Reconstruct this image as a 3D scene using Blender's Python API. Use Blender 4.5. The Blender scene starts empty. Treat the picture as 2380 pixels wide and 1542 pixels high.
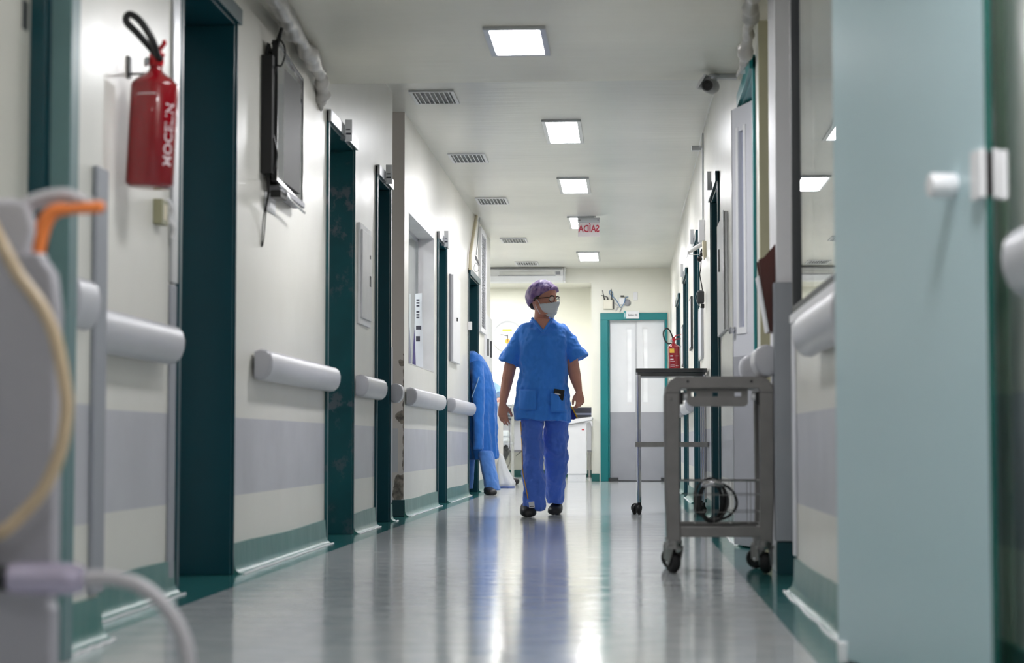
import bpy, bmesh, math, random
from mathutils import Vector, Matrix, noise
random.seed(7)
PI = math.pi
SC = bpy.context.scene
COL = SC.collection

# ------------------------------------------------------------------ camera
cam_d = bpy.data.cameras.new('camera'); cam = bpy.data.objects.new('camera', cam_d); COL.objects.link(cam)
cam.location = (0, 0, 0.5)
cam.rotation_euler = (math.radians(90 + 3.3558), 0, math.radians(3.4537))
cam_d.sensor_width = 36; cam_d.lens = 36 * 4400 / 2380
cam_d.clip_start = 0.05; cam_d.clip_end = 100
cam_d.dof.use_dof = True; cam_d.dof.focus_distance = 14.8; cam_d.dof.aperture_fstop = 3.3; cam_d.dof.aperture_blades = 7
SC.camera = cam
# ------------------------------------------------------------------ world, view
w = bpy.data.worlds.new('world'); SC.world = w; w.use_nodes = True
w.node_tree.nodes['Background'].inputs[0].default_value = (0.75, 0.8, 0.85, 1)
w.node_tree.nodes['Background'].inputs[1].default_value = 0.05
SC.view_settings.view_transform = 'Standard'; SC.view_settings.look = 'None'
SC.view_settings.exposure = 0.42; SC.view_settings.gamma = 1; SC.view_settings.use_curve_mapping = False
LAMP = 46.0          # emission of one lit fixture
SC.cycles.max_bounces = 9; SC.cycles.diffuse_bounces = 5; SC.cycles.glossy_bounces = 5; SC.cycles.transmission_bounces = 6
SC.cycles.sample_clamp_indirect = 6

# ------------------------------------------------------------------ materials
def lin(c):
    return tuple(((v/255)/12.92 if v/255 <= 0.04045 else ((v/255+0.055)/1.055)**2.4) for v in c) + (1,)
class N:
    def __init__(s, name):
        s.m = bpy.data.materials.new(name); s.m.use_nodes = True; s.t = s.m.node_tree
        s.b = s.t.nodes['Principled BSDF']; s.out = s.t.nodes['Material Output']
    def n(s, kind, **kw):
        x = s.t.nodes.new(kind)
        for k, v in kw.items(): setattr(x, k, v)
        return x
    def l(s, a, b): s.t.links.new(a, b)
    def val(s, sock, v):
        if isinstance(v, (int, float)): sock.default_value = v
        else: s.l(v, sock)
    def math(s, op, a, b=0.0, c=None):
        x = s.n('ShaderNodeMath', operation=op); s.val(x.inputs[0], a); s.val(x.inputs[1], b)
        if c is not None: s.val(x.inputs[2], c)
        return x.outputs[0]
    def pos(s):
        g = s.n('ShaderNodeNewGeometry'); x = s.n('ShaderNodeSeparateXYZ'); s.l(g.outputs['Position'], x.inputs[0])
        return g.outputs['Position'], x.outputs
    def noise(s, vec, scale, detail=3, stretch=None, rough=0.5):
        t = s.n('ShaderNodeTexNoise'); t.inputs['Scale'].default_value = scale; t.inputs['Detail'].default_value = detail
        t.inputs['Roughness'].default_value = rough
        if stretch:
            m = s.n('ShaderNodeMapping'); m.inputs['Scale'].default_value = stretch; s.l(vec, m.inputs[0]); vec = m.outputs[0]
        s.l(vec, t.inputs['Vector']); return t.outputs['Fac']
    def ramp(s, fac, a, b):
        r = s.n('ShaderNodeMapRange'); r.inputs[1].default_value = a; r.inputs[2].default_value = b; s.l(fac, r.inputs[0]); return r.outputs[0]
    def mix(s, f, a, b):
        x = s.n('ShaderNodeMix', data_type='RGBA'); s.val(x.inputs[0], f)
        for i, v in ((6, a), (7, b)):
            if isinstance(v, tuple): x.inputs[i].default_value = v
            else: s.l(v, x.inputs[i])
        return x.outputs[2]
    def bump(s, h, strength=0.2, dist=0.01):
        x = s.n('ShaderNodeBump'); x.inputs['Strength'].default_value = strength; x.inputs['Distance'].default_value = dist
        s.l(h, x.inputs['Height']); s.l(x.outputs[0], s.b.inputs['Normal'])
def M(name, rgb, rough=0.5, metal=0.0, var=0.06, vs=6.0, bump=0.0, bs=60.0, spec=0.5, coat=0.0, emit=None, trans=0.0, alpha=None, stretch=None, sheen=0.0):
    a = N(name); p, _ = a.pos(); c = lin(rgb)
    f = a.noise(p, vs, 3, stretch)
    d = tuple(v*(1-var) for v in c[:3]) + (1,); e = tuple(min(1, v*(1+var)) for v in c[:3]) + (1,)
    a.l(a.mix(a.ramp(f, 0.3, 0.7), d, e), a.b.inputs['Base Color'])
    a.b.inputs['Roughness'].default_value = rough; a.b.inputs['Metallic'].default_value = metal
    a.b.inputs['Specular IOR Level'].default_value = spec; a.b.inputs['Coat Weight'].default_value = coat
    a.b.inputs['Transmission Weight'].default_value = trans
    a.b.inputs['Sheen Weight'].default_value = sheen
    if bump: a.bump(a.noise(p, bs, 2, stretch), bump, 0.003)
    if alpha is not None: a.b.inputs['Alpha'].default_value = alpha
    if emit: a.b.inputs['Emission Color'].default_value = lin(rgb); a.b.inputs['Emission Strength'].default_value = emit
    return a.m

def wall_mat(name, band=True, cream=(226, 224, 216), grey=(192, 192, 198), chips=None, rough=0.30, gx=None):
    a = N(name); p, xyz = a.pos()
    f = a.noise(p, 1.6, 4); base = a.mix(a.ramp(f, 0.3, 0.7), lin(cream), lin(tuple(int(v*0.965) for v in cream)))
    smu = a.noise(p, 3.0, 5, (1, 2.5, 0.35)); base = a.mix(a.math('MULTIPLY', a.ramp(smu, 0.60, 0.85), 0.10), base, lin((196, 190, 178)))
    if band:
        k = a.math('MULTIPLY', a.math('GREATER_THAN', xyz[2], 0.297), a.math('LESS_THAN', xyz[2], 0.595))
        if gx is not None: k = a.math('MULTIPLY', k, a.math('LESS_THAN', xyz[0], gx))
        g = a.mix(a.ramp(a.noise(p, 2.5, 4), 0.3, 0.7), lin(grey), lin(tuple(int(v*0.95) for v in grey)))
        base = a.mix(k, base, g)
    if chips:
        tot = None
        nz = a.noise(p, 16, 4)
        for (cx, cy, cz, r) in chips:
            vd = a.n('ShaderNodeVectorMath', operation='DISTANCE'); a.l(p, vd.inputs[0]); vd.inputs[1].default_value = (cx, cy, cz)
            d = a.math('ADD', vd.outputs['Value'], a.math('MULTIPLY', a.math('SUBTRACT', nz, 0.5), 0.09))
            h = a.math('LESS_THAN', d, r); tot = h if tot is None else a.math('MAXIMUM', tot, h)
        # ragged worn arris
        e = a.math('GREATER_THAN', a.math('ADD', xyz[0], a.math('MULTIPLY', a.noise(p, 22, 3), 0.03)), -1.5 + 0.0105)
        tot = a.math('MAXIMUM', tot, a.math('MULTIPLY', e, a.math('LESS_THAN', xyz[2], 1.1)))
        dirt = a.mix(a.ramp(a.noise(p, 30, 4), 0.35, 0.65), lin((92, 84, 78)), lin((150, 140, 130)))
        base = a.mix(tot, base, dirt)
    a.l(base, a.b.inputs['Base Color'])
    rr = a.n('ShaderNodeMapRange'); a.l(a.noise(p, 5, 3), rr.inputs[0]); rr.inputs[3].default_value = rough-0.05; rr.inputs[4].default_value = rough+0.09
    a.l(rr.outputs[0], a.b.inputs['Roughness'])
    a.bump(a.noise(p, 2.2, 1, (1, 2.6, 0.22)), 0.16, 0.006)
    return a.m
mWall = wall_mat('cream_wall_paint')
mWallPlain = wall_mat('plain_cream_paint', band=False)
mWallEnd = wall_mat('end_wall_paint', band=False, cream=(232, 231, 220), rough=0.4)
mWallShaded = wall_mat('shaded_cream_wall_paint', band=False, cream=(196, 192, 160), rough=0.5)  # cream wall paint tinted olive to stand for the shade on it
mPillar = wall_mat('damaged_pillar_paint', cream=(206, 198, 194), chips=[(-1.515, 12.73, 1.045, 0.03), (-1.512, 12.73, 0.66, 0.045), (-1.512, 12.73, 0.20, 0.06), (-1.53, 12.73, 0.15, 0.04), (-1.52, 12.73, 0.26, 0.04)], gx=-1.538, rough=0.5)
def ceil_mat(name, rgb, rough):
    a = N(name); p, _ = a.pos()
    a.l(a.mix(a.ramp(a.noise(p, 1.2, 4), 0.3, 0.7), lin(rgb), lin(tuple(int(v*0.95) for v in rgb))), a.b.inputs['Base Color'])
    a.b.inputs['Roughness'].default_value = rough
    a.bump(a.noise(p, 3.0, 4, (0.5, 5, 1)), 0.30, 0.012)
    return a.m
mCeilLow = ceil_mat('low_ceiling_gloss_paint', (236, 233, 220), 0.36)
mCeil = ceil_mat('high_ceiling_gloss_paint', (222, 221, 213), 0.28)
def floor_mat():
    a = N('vinyl_floor'); p, xyz = a.pos()
    f = a.mix(a.ramp(a.noise(p, 9, 5), 0.35, 0.65), lin((194, 197, 198)), lin((180, 185, 188)))
    streak = a.noise(p, 2.0, 5, (0.6, 14, 1)); f = a.mix(a.math('MULTIPLY', a.ramp(streak, 0.5, 0.75), 0.35), f, lin((206, 208, 210)))
    rust = a.math('MULTIPLY', a.ramp(a.noise(p, 1.1, 3, (1, 4, 1)), 0.6, 0.72), 0.18); f = a.mix(rust, f, lin((190, 172, 166)))
    t = a.mix(a.ramp(a.noise(p, 7, 5), 0.3, 0.7), lin((44, 106, 108)), lin((56, 122, 120)))
    inb = a.math('MULTIPLY', a.math('GREATER_THAN', xyz[0], -1.36), a.math('LESS_THAN', xyz[0], 0.43))
    inb2 = a.math('MAXIMUM', inb, a.math('GREATER_THAN', xyz[1], 21.0))
    a.l(a.mix(inb2, t, f), a.b.inputs['Base Color'])
    rr = a.n('ShaderNodeMapRange'); a.l(a.noise(p, 4, 4, (1, 3, 1)), rr.inputs[0]); rr.inputs[3].default_value = 0.06; rr.inputs[4].default_value = 0.17
    a.l(rr.outputs[0], a.b.inputs['Roughness'])
    a.b.inputs['Specular IOR Level'].default_value = 0.6
    h = a.math('ADD', a.noise(p, 2.0, 3, (1.0, 3.5, 1)), a.math('MULTIPLY', a.noise(p, 7, 2, (0.6, 5, 1)), 0.3))
    a.bump(h, 0.22, 0.008)
    return a.m
mFloor = floor_mat()
def base_mat():
    a = N('teal_cove_vinyl'); p, xyz = a.pos()
    a.l(a.mix(a.ramp(a.noise(p, 4, 4), 0.3, 0.7), lin((52, 112, 106)), lin((74, 128, 122))), a.b.inputs['Base Color'])
    a.b.inputs['Roughness'].default_value = 0.28; a.bump(a.noise(p, 3, 3, (1, 3, 1)), 0.4, 0.012)
    return a.m
mBase = base_mat()
def worn_teal(name, lo, hi, amt):
    a = N(name); p, xyz = a.pos()
    c = a.mix(a.ramp(a.noise(p, 5, 3), 0.3, 0.7), lin((2, 62, 68)), lin((4, 74, 80)))
    w_ = a.ramp(a.noise(p, 7, 6, (1, 1, 0.9), 0.68), lo, hi); z = a.ramp(a.noise(p, 1.3, 2, (0, 0, 1)), 0.40, 0.62)
    c = a.mix(a.math('MULTIPLY', a.math('MULTIPLY', w_, z), amt), c, lin((122, 112, 120)))
    a.l(c, a.b.inputs['Base Color']); a.b.inputs['Roughness'].default_value = 0.33
    return a.m
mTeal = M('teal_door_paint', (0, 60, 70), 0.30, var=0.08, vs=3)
mTealLit = M('lit_teal_door_paint', (0, 118, 122), 0.35, var=0.06, vs=3)  # lit copy of the teal door paint, brightness put into the colour
mTealWorn = worn_teal('worn_teal_door_paint', 0.54, 0.60, 0.6)
mWhiteDoor = M('white_door_laminate', (226, 227, 230), 0.35, var=0.02)
mColumn = wall_mat('column_white_paint', band=False, cream=(236, 235, 240), rough=0.35)
mGreyDoor = M('grey_door_laminate', (160, 161, 168), 0.4, var=0.03)
mRail = M('light_grey_rail_vinyl', (196, 196, 202), 0.33, var=0.03, bump=0.05, bs=180)
mRailCap = M('rail_end_plastic', (182, 182, 188), 0.4, var=0.03)
mGuard = M('grey_corner_guard_vinyl', (150, 153, 160), 0.45, var=0.03)
mGuardWhite = M('white_corner_edging', (222, 222, 228), 0.3, var=0.02)
mWhite = M('white_plastic', (228, 228, 230), 0.4, var=0.02)
mCream = M('cream_plastic', (214, 204, 176), 0.45, var=0.03)
mOlive = M('olive_switch_plastic', (150, 148, 118), 0.5, var=0.03)
mGreyP = M('grey_plastic', (142, 142, 148), 0.4, var=0.05)
mDkGrey = M('dark_grey_plastic', (58, 60, 62), 0.45, var=0.05)
mBlack = M('black_plastic', (10, 10, 12), 0.45, var=0.1)
mBlackGloss = M('black_gloss_plastic', (8, 8, 10), 0.18, var=0.1)
mRubber = M('black_rubber', (16, 16, 18), 0.7, var=0.1)
mSteel = M('brushed_steel', (150, 148, 146), 0.3, metal=1, var=0.1, vs=20, stretch=(1, 1, 0.1))
mSteelDk = M('dull_painted_steel', (128, 125, 124), 0.45, metal=0.55, var=0.08, vs=14)
mChrome = M('chrome', (205, 205, 208), 0.12, metal=1, var=0.02)
mSteelTop = M('polished_steel_sheet', (104, 104, 106), 0.14, metal=1, var=0.12, vs=9)
mAlu = M('aluminium_trim', (190, 192, 195), 0.3, metal=0.9, var=0.04)
mRed = M('red_extinguisher_enamel', (140, 5, 22), 0.22, var=0.05, coat=0.5)  # red darkened to carry the shade the near extinguisher hangs in
mRedBr = M('bright_red_enamel', (196, 16, 32), 0.3, var=0.05)
mYellow = M('yellow_label', (226, 176, 66), 0.5, var=0.1, vs=80)
mPrint = M('pale_printed_lettering', (222, 200, 204), 0.6)
mPink = M('pinkish_faded_print', (196, 110, 118), 0.6)
mWood = M('dark_red_brown_wood', (74, 26, 18), 0.35, var=0.25, vs=12, stretch=(1, 1, 0.15))
mOrange = M('orange_plastic', (236, 132, 66), 0.45, var=0.05)
mTubeBeige = M('translucent_beige_tubing', (186, 166, 138), 0.35, var=0.05)
mHoseGrey = M('grey_corrugated_hose', (176, 174, 178), 0.45, var=0.05)
mPaper = M('white_paper', (232, 232, 236), 0.7, var=0.02)
mInk = M('grey_print_ink', (70, 70, 80), 0.7)
mPurpleInk = M('purple_poster_ink', (92, 84, 130), 0.6, var=0.2, vs=30)
mTealInk = M('teal_sign_print', (60, 150, 156), 0.5)
mPlaster = M('lumpy_silver_foil_wrap', (176, 174, 170), 0.28, var=0.15, vs=14, metal=0.25)
mBag = M('white_plastic_bag', (226, 228, 232), 0.35, var=0.03)
mTowel = M('white_towel', (224, 230, 236), 0.9, var=0.03, bump=0.4, bs=200)
mTowelBlue = M('pale_blue_cloth', (160, 196, 224), 0.9, var=0.04)
mBlueCloth = M('blue_packet', (40, 84, 176), 0.6)
def fabric(name, rgb, var=0.10):
    a = N(name); p, _ = a.pos(); c = lin(rgb)
    f = a.noise(p, 5, 5, (1, 1, 0.5))
    a.l(a.mix(a.ramp(f, 0.3, 0.7), tuple(v*(1-var) for v in c[:3])+(1,), tuple(min(1, v*(1+var)) for v in c[:3])+(1,)), a.b.inputs['Base Color'])
    a.b.inputs['Roughness'].default_value = 0.85; a.b.inputs['Sheen Weight'].default_value = 0.25
    h = a.math('ADD', a.noise(p, 14, 4, (1, 1, 0.35)), a.math('MULTIPLY', a.noise(p, 500, 1), 0.05)); a.bump(h, 0.5, 0.02)
    return a.m
mScrub = fabric('blue_scrub_cotton', (60, 138, 240))
mPants = fabric('blue_trouser_cotton', (74, 116, 216))
mGown = fabric('blue_gown_cotton', (36, 110, 196))
mGownTrim = fabric('light_blue_tape', (140, 180, 220))
mPantsLt = fabric('light_blue_trouser_cotton', (74, 126, 200))
mScrubLt = fabric('pale_blue_scrub_cotton', (150, 190, 236))
mPiping = M('yellow_orange_piping', (214, 160, 70), 0.8)
mGoldTrim = M('mustard_hem_tape', (206, 160, 30), 0.8)
mSkin = M('skin', (204, 144, 124), 0.5, var=0.08, vs=14)
mSkinPale = M('pale_skin', (216, 164, 144), 0.5, var=0.06, vs=14)
mHair = M('dark_brown_hair', (40, 26, 22), 0.6, var=0.3, vs=60)
mShoe = M('black_clog_rubber', (14, 15, 18), 0.45, var=0.2)
mMask = M('white_face_mask_fibre', (222, 226, 232), 0.85, var=0.02, bump=0.2, bs=300)
mEye = M('eye_white', (186, 176, 168), 0.3)
mIris = M('dark_iris', (40, 26, 18), 0.3)
def cap_mat():
    a = N('purple_cap_gauze'); p, _ = a.pos()
    a.l(a.mix(a.ramp(a.noise(p, 28, 4, (1, 1, 0.6)), 0.35, 0.7), lin((92, 54, 150)), lin((206, 170, 226))), a.b.inputs['Base Color'])
    a.b.inputs['Roughness'].default_value = 0.45; a.b.inputs['Alpha'].default_value = 0.72
    a.b.inputs['Sheen Weight'].default_value = 0.4
    a.bump(a.noise(p, 26, 4, (1, 1, 0.7)), 0.9, 0.02)
    return a.m
mCap = cap_mat()
def glass_mat(name, rgb, rough=0.0, mixt=0.5):
    a = N(name); t = a.t
    g = a.n('ShaderNodeBsdfGlossy'); g.inputs['Roughness'].default_value = rough; g.inputs[0].default_value = (1, 1, 1, 1)
    tr = a.n('ShaderNodeBsdfTransparent'); tr.inputs[0].default_value = lin(rgb)
    fr = a.n('ShaderNodeFresnel'); ge = a.n('ShaderNodeNewGeometry'); a.l(a.math('SUBTRACT', 1.5, a.math('MULTIPLY', ge.outputs['Backfacing'], 1.5-1/1.5)), fr.inputs[0])
    mx = a.n('ShaderNodeMixShader'); a.l(fr.outputs[0], mx.inputs[0]); a.l(tr.outputs[0], mx.inputs[1]); a.l(g.outputs[0], mx.inputs[2])
    a.l(mx.outputs[0], a.out.inputs['Surface']); return a.m
mGlass = glass_mat('clear_window_glass', (236, 240, 240))
mGlassLens = glass_mat('spectacle_glass', (248, 249, 249))
mGlassGreen = glass_mat('green_tinted_glass', (218, 236, 224))
def frosted():
    a = N('frosted_aqua_glass'); p, xyz = a.pos()
    d = a.n('ShaderNodeBsdfDiffuse'); tl = a.n('ShaderNodeBsdfTranslucent'); g = a.n('ShaderNodeBsdfGlossy'); g.inputs['Roughness'].default_value = 0.28
    for x in (d, tl): x.inputs[0].default_value = lin((206, 232, 238))
    m1 = a.n('ShaderNodeMixShader'); m1.inputs[0].default_value = 0.25; a.l(d.outputs[0], m1.inputs[1]); a.l(tl.outputs[0], m1.inputs[2])
    fr = a.n('ShaderNodeFresnel'); fr.inputs[0].default_value = 1.45
    m2 = a.n('ShaderNodeMixShader'); a.l(fr.outputs[0], m2.inputs[0]); a.l(m1.outputs[0], m2.inputs[1]); a.l(g.outputs[0], m2.inputs[2])
    a.l(m2.outputs[0], a.out.inputs['Surface']); return a.m
mFrost = frosted()
mGlassEdge = M('dark_green_glass_edge', (30, 92, 84), 0.15, var=0.1)
def screen():
    a = N('switched_off_screen'); a.b.inputs['Base Color'].default_value = lin((34, 36, 40)); a.b.inputs['Roughness'].default_value = 0.04
    a.b.inputs['Specular IOR Level'].default_value = 0.7
    return a.m
mScreen = screen()
def emis(name, rgb, st):
    a = N(name); e = a.n('ShaderNodeEmission'); e.inputs[0].default_value = lin(rgb); e.inputs[1].default_value = st
    a.l(e.outputs[0], a.out.inputs['Surface']); return a.m
mLamp = emis('lit_diffuser', (252, 252, 255), LAMP)
mLampNear = emis('lit_diffuser_front', (252, 252, 255), LAMP*1.5)
mLampFront = emis('lit_diffuser_entrance', (252, 252, 255), LAMP*0.62)
mLampBay = emis('lit_diffuser_bay', (252, 252, 250), LAMP*0.62)
mBulb = emis('lit_lamp_tube', (255, 252, 250), LAMP*1.8)
mReflector = M('white_lamp_reflector', (240, 240, 242), 0.3, var=0.01)

# ------------------------------------------------------------------ mesh helpers
def off(p):
    v = Vector((0, 0, 0))
    while p: v += p.location; p = p.parent
    return v
class MB:
    def __init__(s): s.bm = bmesh.new()
    def box(s, x0, x1, y0, y1, z0, z1, Mx=None):
        v = [s.bm.verts.new(Vector((x, y, z))) for z in (z0, z1) for y in (y0, y1) for x in (x0, x1)]
        for f in ((0, 2, 3, 1), (4, 5, 7, 6), (0, 1, 5, 4), (2, 6, 7, 3), (0, 4, 6, 2), (1, 3, 7, 5)): s.bm.faces.new([v[i] for i in f])
        if Mx:
            for q in v: q.co = Mx @ q.co
        return s
    def rings(s, rings, cap=True, closed=False):
        vs = [[s.bm.verts.new(p) for p in r] for r in rings]; n = len(vs[0]); k = len(vs)
        for i in range(k if closed else k-1):
            a, b = vs[i], vs[(i+1) % k]
            for j in range(n): s.bm.faces.new((a[j], a[(j+1) % n], b[(j+1) % n], b[j]))
        if cap and not closed:
            s.bm.faces.new(vs[0][::-1]); s.bm.faces.new(vs[-1])
        return s
    def tube(s, pts, r, n=10, smooth=0, round_ends=False, closed=False, flat=1.0, up=None):
        P = [Vector(p) for p in pts]; R = list(r) if isinstance(r, (list, tuple)) else [r]*len(P)
        if smooth:
            P2, R2 = [], []; k = len(P)
            rng = range(k if closed else k-1)
            for i in rng:
                g = (lambda j: P[j % k]) if closed else (lambda j: P[max(0, min(k-1, j))])
                p0, p1, p2, p3 = g(i-1), g(i), g(i+1), g(i+2)
                for q in range(smooth):
                    t = q/smooth
                    P2.append(0.5*((2*p1)+(-p0+p2)*t+(2*p0-5*p1+4*p2-p3)*t*t+(-p0+3*p1-3*p2+p3)*t**3)); R2.append(R[i]*(1-t)+R[(i+1) % k]*t)
            if not closed: P2.append(P[-1]); R2.append(R[-1])
            P, R = P2, R2
        if round_ends:
            d0 = (P[0]-P[1]).normalized(); d1 = (P[-1]-P[-2]).normalized()
            P = [P[0]+d0*R[0]*0.85, P[0]+d0*R[0]*0.5] + P + [P[-1]+d1*R[-1]*0.5, P[-1]+d1*R[-1]*0.85]
            R = [R[0]*0.45, R[0]*0.85] + R + [R[-1]*0.85, R[-1]*0.45]
        rings = []; prev = None; k = len(P)
        for i in range(k):
            a = P[(i-1) % k] if (i > 0 or closed) else P[i]; b = P[(i+1) % k] if (i < k-1 or closed) else P[i]
            t = (b-a).normalized()
            if prev is None:
                u = Vector(up) if up else (Vector((0, 0, 1)) if abs(t.z) < 0.9 else Vector((1, 0, 0)))
            else: u = prev
            u = (u - t*u.dot(t)).normalized(); prev = u; v = t.cross(u)
            rings.append([P[i] + u*R[i]*flat*math.cos(2*PI*j/n) + v*R[i]*math.sin(2*PI*j/n) for j in range(n)])
        return s.rings(rings, not closed, closed)
    def cyl(s, p0, p1, r0, r1=None, n=20): return s.tube([p0, p1], [r0, r0 if r1 is None else r1], n)
    def lathe(s, prof, c, axis=(0, 0, 1), n=24):
        q = Vector((0, 0, 1)).rotation_difference(Vector(axis).normalized()); c = Vector(c)
        return s.rings([[c + q @ Vector((r*math.cos(2*PI*j/n), r*math.sin(2*PI*j/n), z)) for j in range(n)] for r, z in prof])
    def prism(s, poly, axis, a, b):
        def P(u, v, t): return {'x': Vector((t, u, v)), 'y': Vector((u, t, v)), 'z': Vector((u, v, t))}[axis]
        return s.rings([[P(u, v, t) for u, v in poly] for t in (a, b)])
    def ell(s, c, r, n=16, m=10, Mx=None):
        c = Vector(c); rg = []
        for i in range(1, m):
            ph = PI*i/m
            rg.append([Vector((r[0]*math.sin(ph)*math.cos(2*PI*j/n), r[1]*math.sin(ph)*math.sin(2*PI*j/n), -r[2]*math.cos(ph))) for j in range(n)])
        if Mx: rg = [[Mx @ p for p in q] for q in rg]
        return s.rings([[c+p for p in q] for q in rg])
    def build(s, name, mat, parent=None, smooth=True, bevel=0, subsurf=0, remesh=0, angle=38, smod=0):
        bmesh.ops.recalc_face_normals(s.bm, faces=s.bm.faces)
        me = bpy.data.meshes.new(name); o_ = off(parent)
        if o_.length: bmesh.ops.translate(s.bm, verts=s.bm.verts, vec=-o_)
        s.bm.to_mesh(me); s.bm.free(); me.materials.append(mat)
        o = bpy.data.objects.new(name, me); COL.objects.link(o)
        if parent: o.parent = parent
        if smooth:
            me.polygons.foreach_set('use_smooth', [True]*len(me.polygons))
            if angle < 180: me.set_sharp_from_angle(angle=math.radians(angle))
        if bevel:
            b = o.modifiers.new('bevel', 'BEVEL'); b.width = bevel; b.segments = 2; b.limit_method = 'ANGLE'; b.angle_limit = math.radians(35); b.harden_normals = True
        if remesh:
            r = o.modifiers.new('remesh', 'REMESH'); r.mode = 'VOXEL'; r.voxel_size = remesh; r.use_smooth_shade = True
        if smod:
            q = o.modifiers.new('smooth', 'SMOOTH'); q.iterations = smod; q.factor = 0.5
        if subsurf:
            q = o.modifiers.new('subsurf', 'SUBSURF'); q.levels = subsurf; q.render_levels = subsurf
        return o
def thing(name, label, cat, loc=(0, 0, 0), group=None):
    o = bpy.data.objects.new(name, None); COL.objects.link(o); o.location = loc; o.empty_display_size = 0.1
    return tag(o, label, cat, group)
def tag(o, label, cat, group=None):
    o['label'] = label; o['category'] = cat
    if group: o['group'] = group
    return o
def struct(o, label=None):
    o['kind'] = 'structure'
    if label: o['label'] = label
    return o
def dup(root, delta, label, group=None):
    r = root.copy(); COL.objects.link(r); r.location = root.location + Vector(delta); r['label'] = label
    if group: r['group'] = group
    def rec(src, dst):
        for ch in list(src.children):
            c = ch.copy(); COL.objects.link(c); c.parent = dst; rec(ch, c)
    rec(root, r); return r
def text(name, s, size, mat, origin, xdir, updir, parent=None, thick=0.0006, align='CENTER', sx=1.0):
    cu = bpy.data.curves.new(name, 'FONT'); cu.body = s; cu.size = size; cu.extrude = thick; cu.offset = size*0.022; cu.align_x = align; cu.align_y = 'CENTER'; cu.resolution_u = 3
    t = bpy.data.objects.new(name, cu); COL.objects.link(t)
    me = bpy.data.meshes.new_from_object(t.evaluated_get(bpy.context.evaluated_depsgraph_get()))
    bpy.data.objects.remove(t); bpy.data.curves.remove(cu)
    X = Vector(xdir).normalized(); U = Vector(updir).normalized(); Z = X.cross(U)
    o_ = Vector(origin) - off(parent)
    for v in me.vertices: v.co = o_ + X*v.co.x*sx + U*v.co.y + Z*v.co.z
    me.materials.clear(); me.materials.append(mat); me.name = name
    o = bpy.data.objects.new(name, me); COL.objects.link(o)
    if parent: o.parent = parent
    return o
def fill(o):  # nothing to do; keeps call sites short
    return o

# ================================================================== THE SETTING
XL, XR = -1.5, 0.57
struct(MB().box(-5.2, 3.2, -4.2, 29, -0.1, 0).build('floor', mFloor, smooth=False))
c = MB(); c.box(-1.9, 1.9, -4.2, 9.41, 2.31, 3.0); struct(c.build('ceiling', mCeilLow, smooth=False))
c = MB(); c.box(-5.2, 3.2, 9.41, 29, 2.75, 3.0); struct(c.build('ceiling', mCeil, smooth=False))

def door(n, side, xf, y0, y1, ztop=2.14, mat=None, leaf=True, depth=0.24, head=True, leafmat=None, closedleaf=True):
    """side -1 = left wall, +1 = right wall; lining, casing and leaf of one door opening in a wall along Y"""
    mat = mat or mTeal; s = side
    def bx(m, t0, t1, ya, yb, za, zb):
        a, b = xf + s*t0, xf + s*t1; m.box(min(a, b), max(a, b), ya, yb, za, zb)
    m = MB(); cw = 0.035
    bx(m, -0.006, depth, y0, y0+0.02, 0, ztop-0.02); bx(m, -0.006, depth, y1-0.02, y1, 0, ztop-0.02)
    bx(m, -0.006, depth, y0, y1, ztop-0.02, ztop)
    fr = struct(m.build('door_%d' % n, mat, bevel=0.003))
    m = MB(); bx(m, -0.014, 0.0, y0-cw, y0-0.001, 0, ztop+0.045); bx(m, -0.014, 0.0, y1+0.001, y1+cw*0.5, 0, ztop); m.build('door_frame', mat, fr, bevel=0.003)
    if head:
        m = MB(); bx(m, -0.026, 0.0, y0-cw, y1+cw, ztop-0.012, ztop+0.05); m.build('door_header', mAlu if n in (2, 3, 4) else mat, fr, bevel=0.003)  # pale metal stands in for glancing reflection on some teal headers
    if closedleaf:
        m = MB(); bx(m, depth-0.045, depth-0.005, y0+0.022, y1-0.022, 0.01, ztop-0.022); lf = m.build('door_leaf', leafmat or mWhiteDoor, fr, bevel=0.003)
        m = MB(); hx = xf + s*(depth-0.07); m.tube([(hx+s*0.03, y0+0.09, 1.0), (hx, y0+0.09, 1.0), (hx, y0+0.2, 1.0)], 0.009, 8); m.build('door_handle', mChrome, lf)
    return fr
door(1, -1, XL, 6.25, 7.12, 2.12)
door(2, -1, XL, 9.40, 10.29, 2.125, mat=mTealWorn)
door(3, -1, XL, 11.27, 11.90, 2.12)
door(4, -1, XL, 14.97, 15.67, 2.13)
# door 5: standing open, someone leans in
door(5, -1, XL, 17.94, 19.06, 2.11, closedleaf=False)
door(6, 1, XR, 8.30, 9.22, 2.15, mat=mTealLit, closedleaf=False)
door(7, 1, XR, 11.52, 12.50, 2.10)
door(8, 1, XR, 14.72, 15.66, 2.10)
door(9, 1, XR, 17.46, 18.46, 2.06)
door(10, 1, XR, 19.95, 21.10, 2.02)
door(11, -1, -1.345, 3.35, 4.285, 2.2, depth=0.075, head=False, leafmat=M('cream_door_laminate', (214, 210, 200), 0.4, var=0.02))
struct(MB().box(-1.345, -1.285, 4.287, 4.36, 0, 2.22).build('trim_1', M('lit_teal_door_casing', (92, 124, 126), 0.35), bevel=0.003))  # teal casing paled and greyed, the light on it put into the colour

def runs(y0, y1, holes):
    out = []; y = y0
    for a, b, z0, z1 in sorted(holes):
        if a > y: out.append((y, a, 0, 3.0))
        if z0 > 0: out.append((a, b, 0, z0))
        if z1 < 2.9: out.append((a, b, z1, 2.9))
        y = b
    out.append((y, y1, 0, 3.0)); return out
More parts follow.
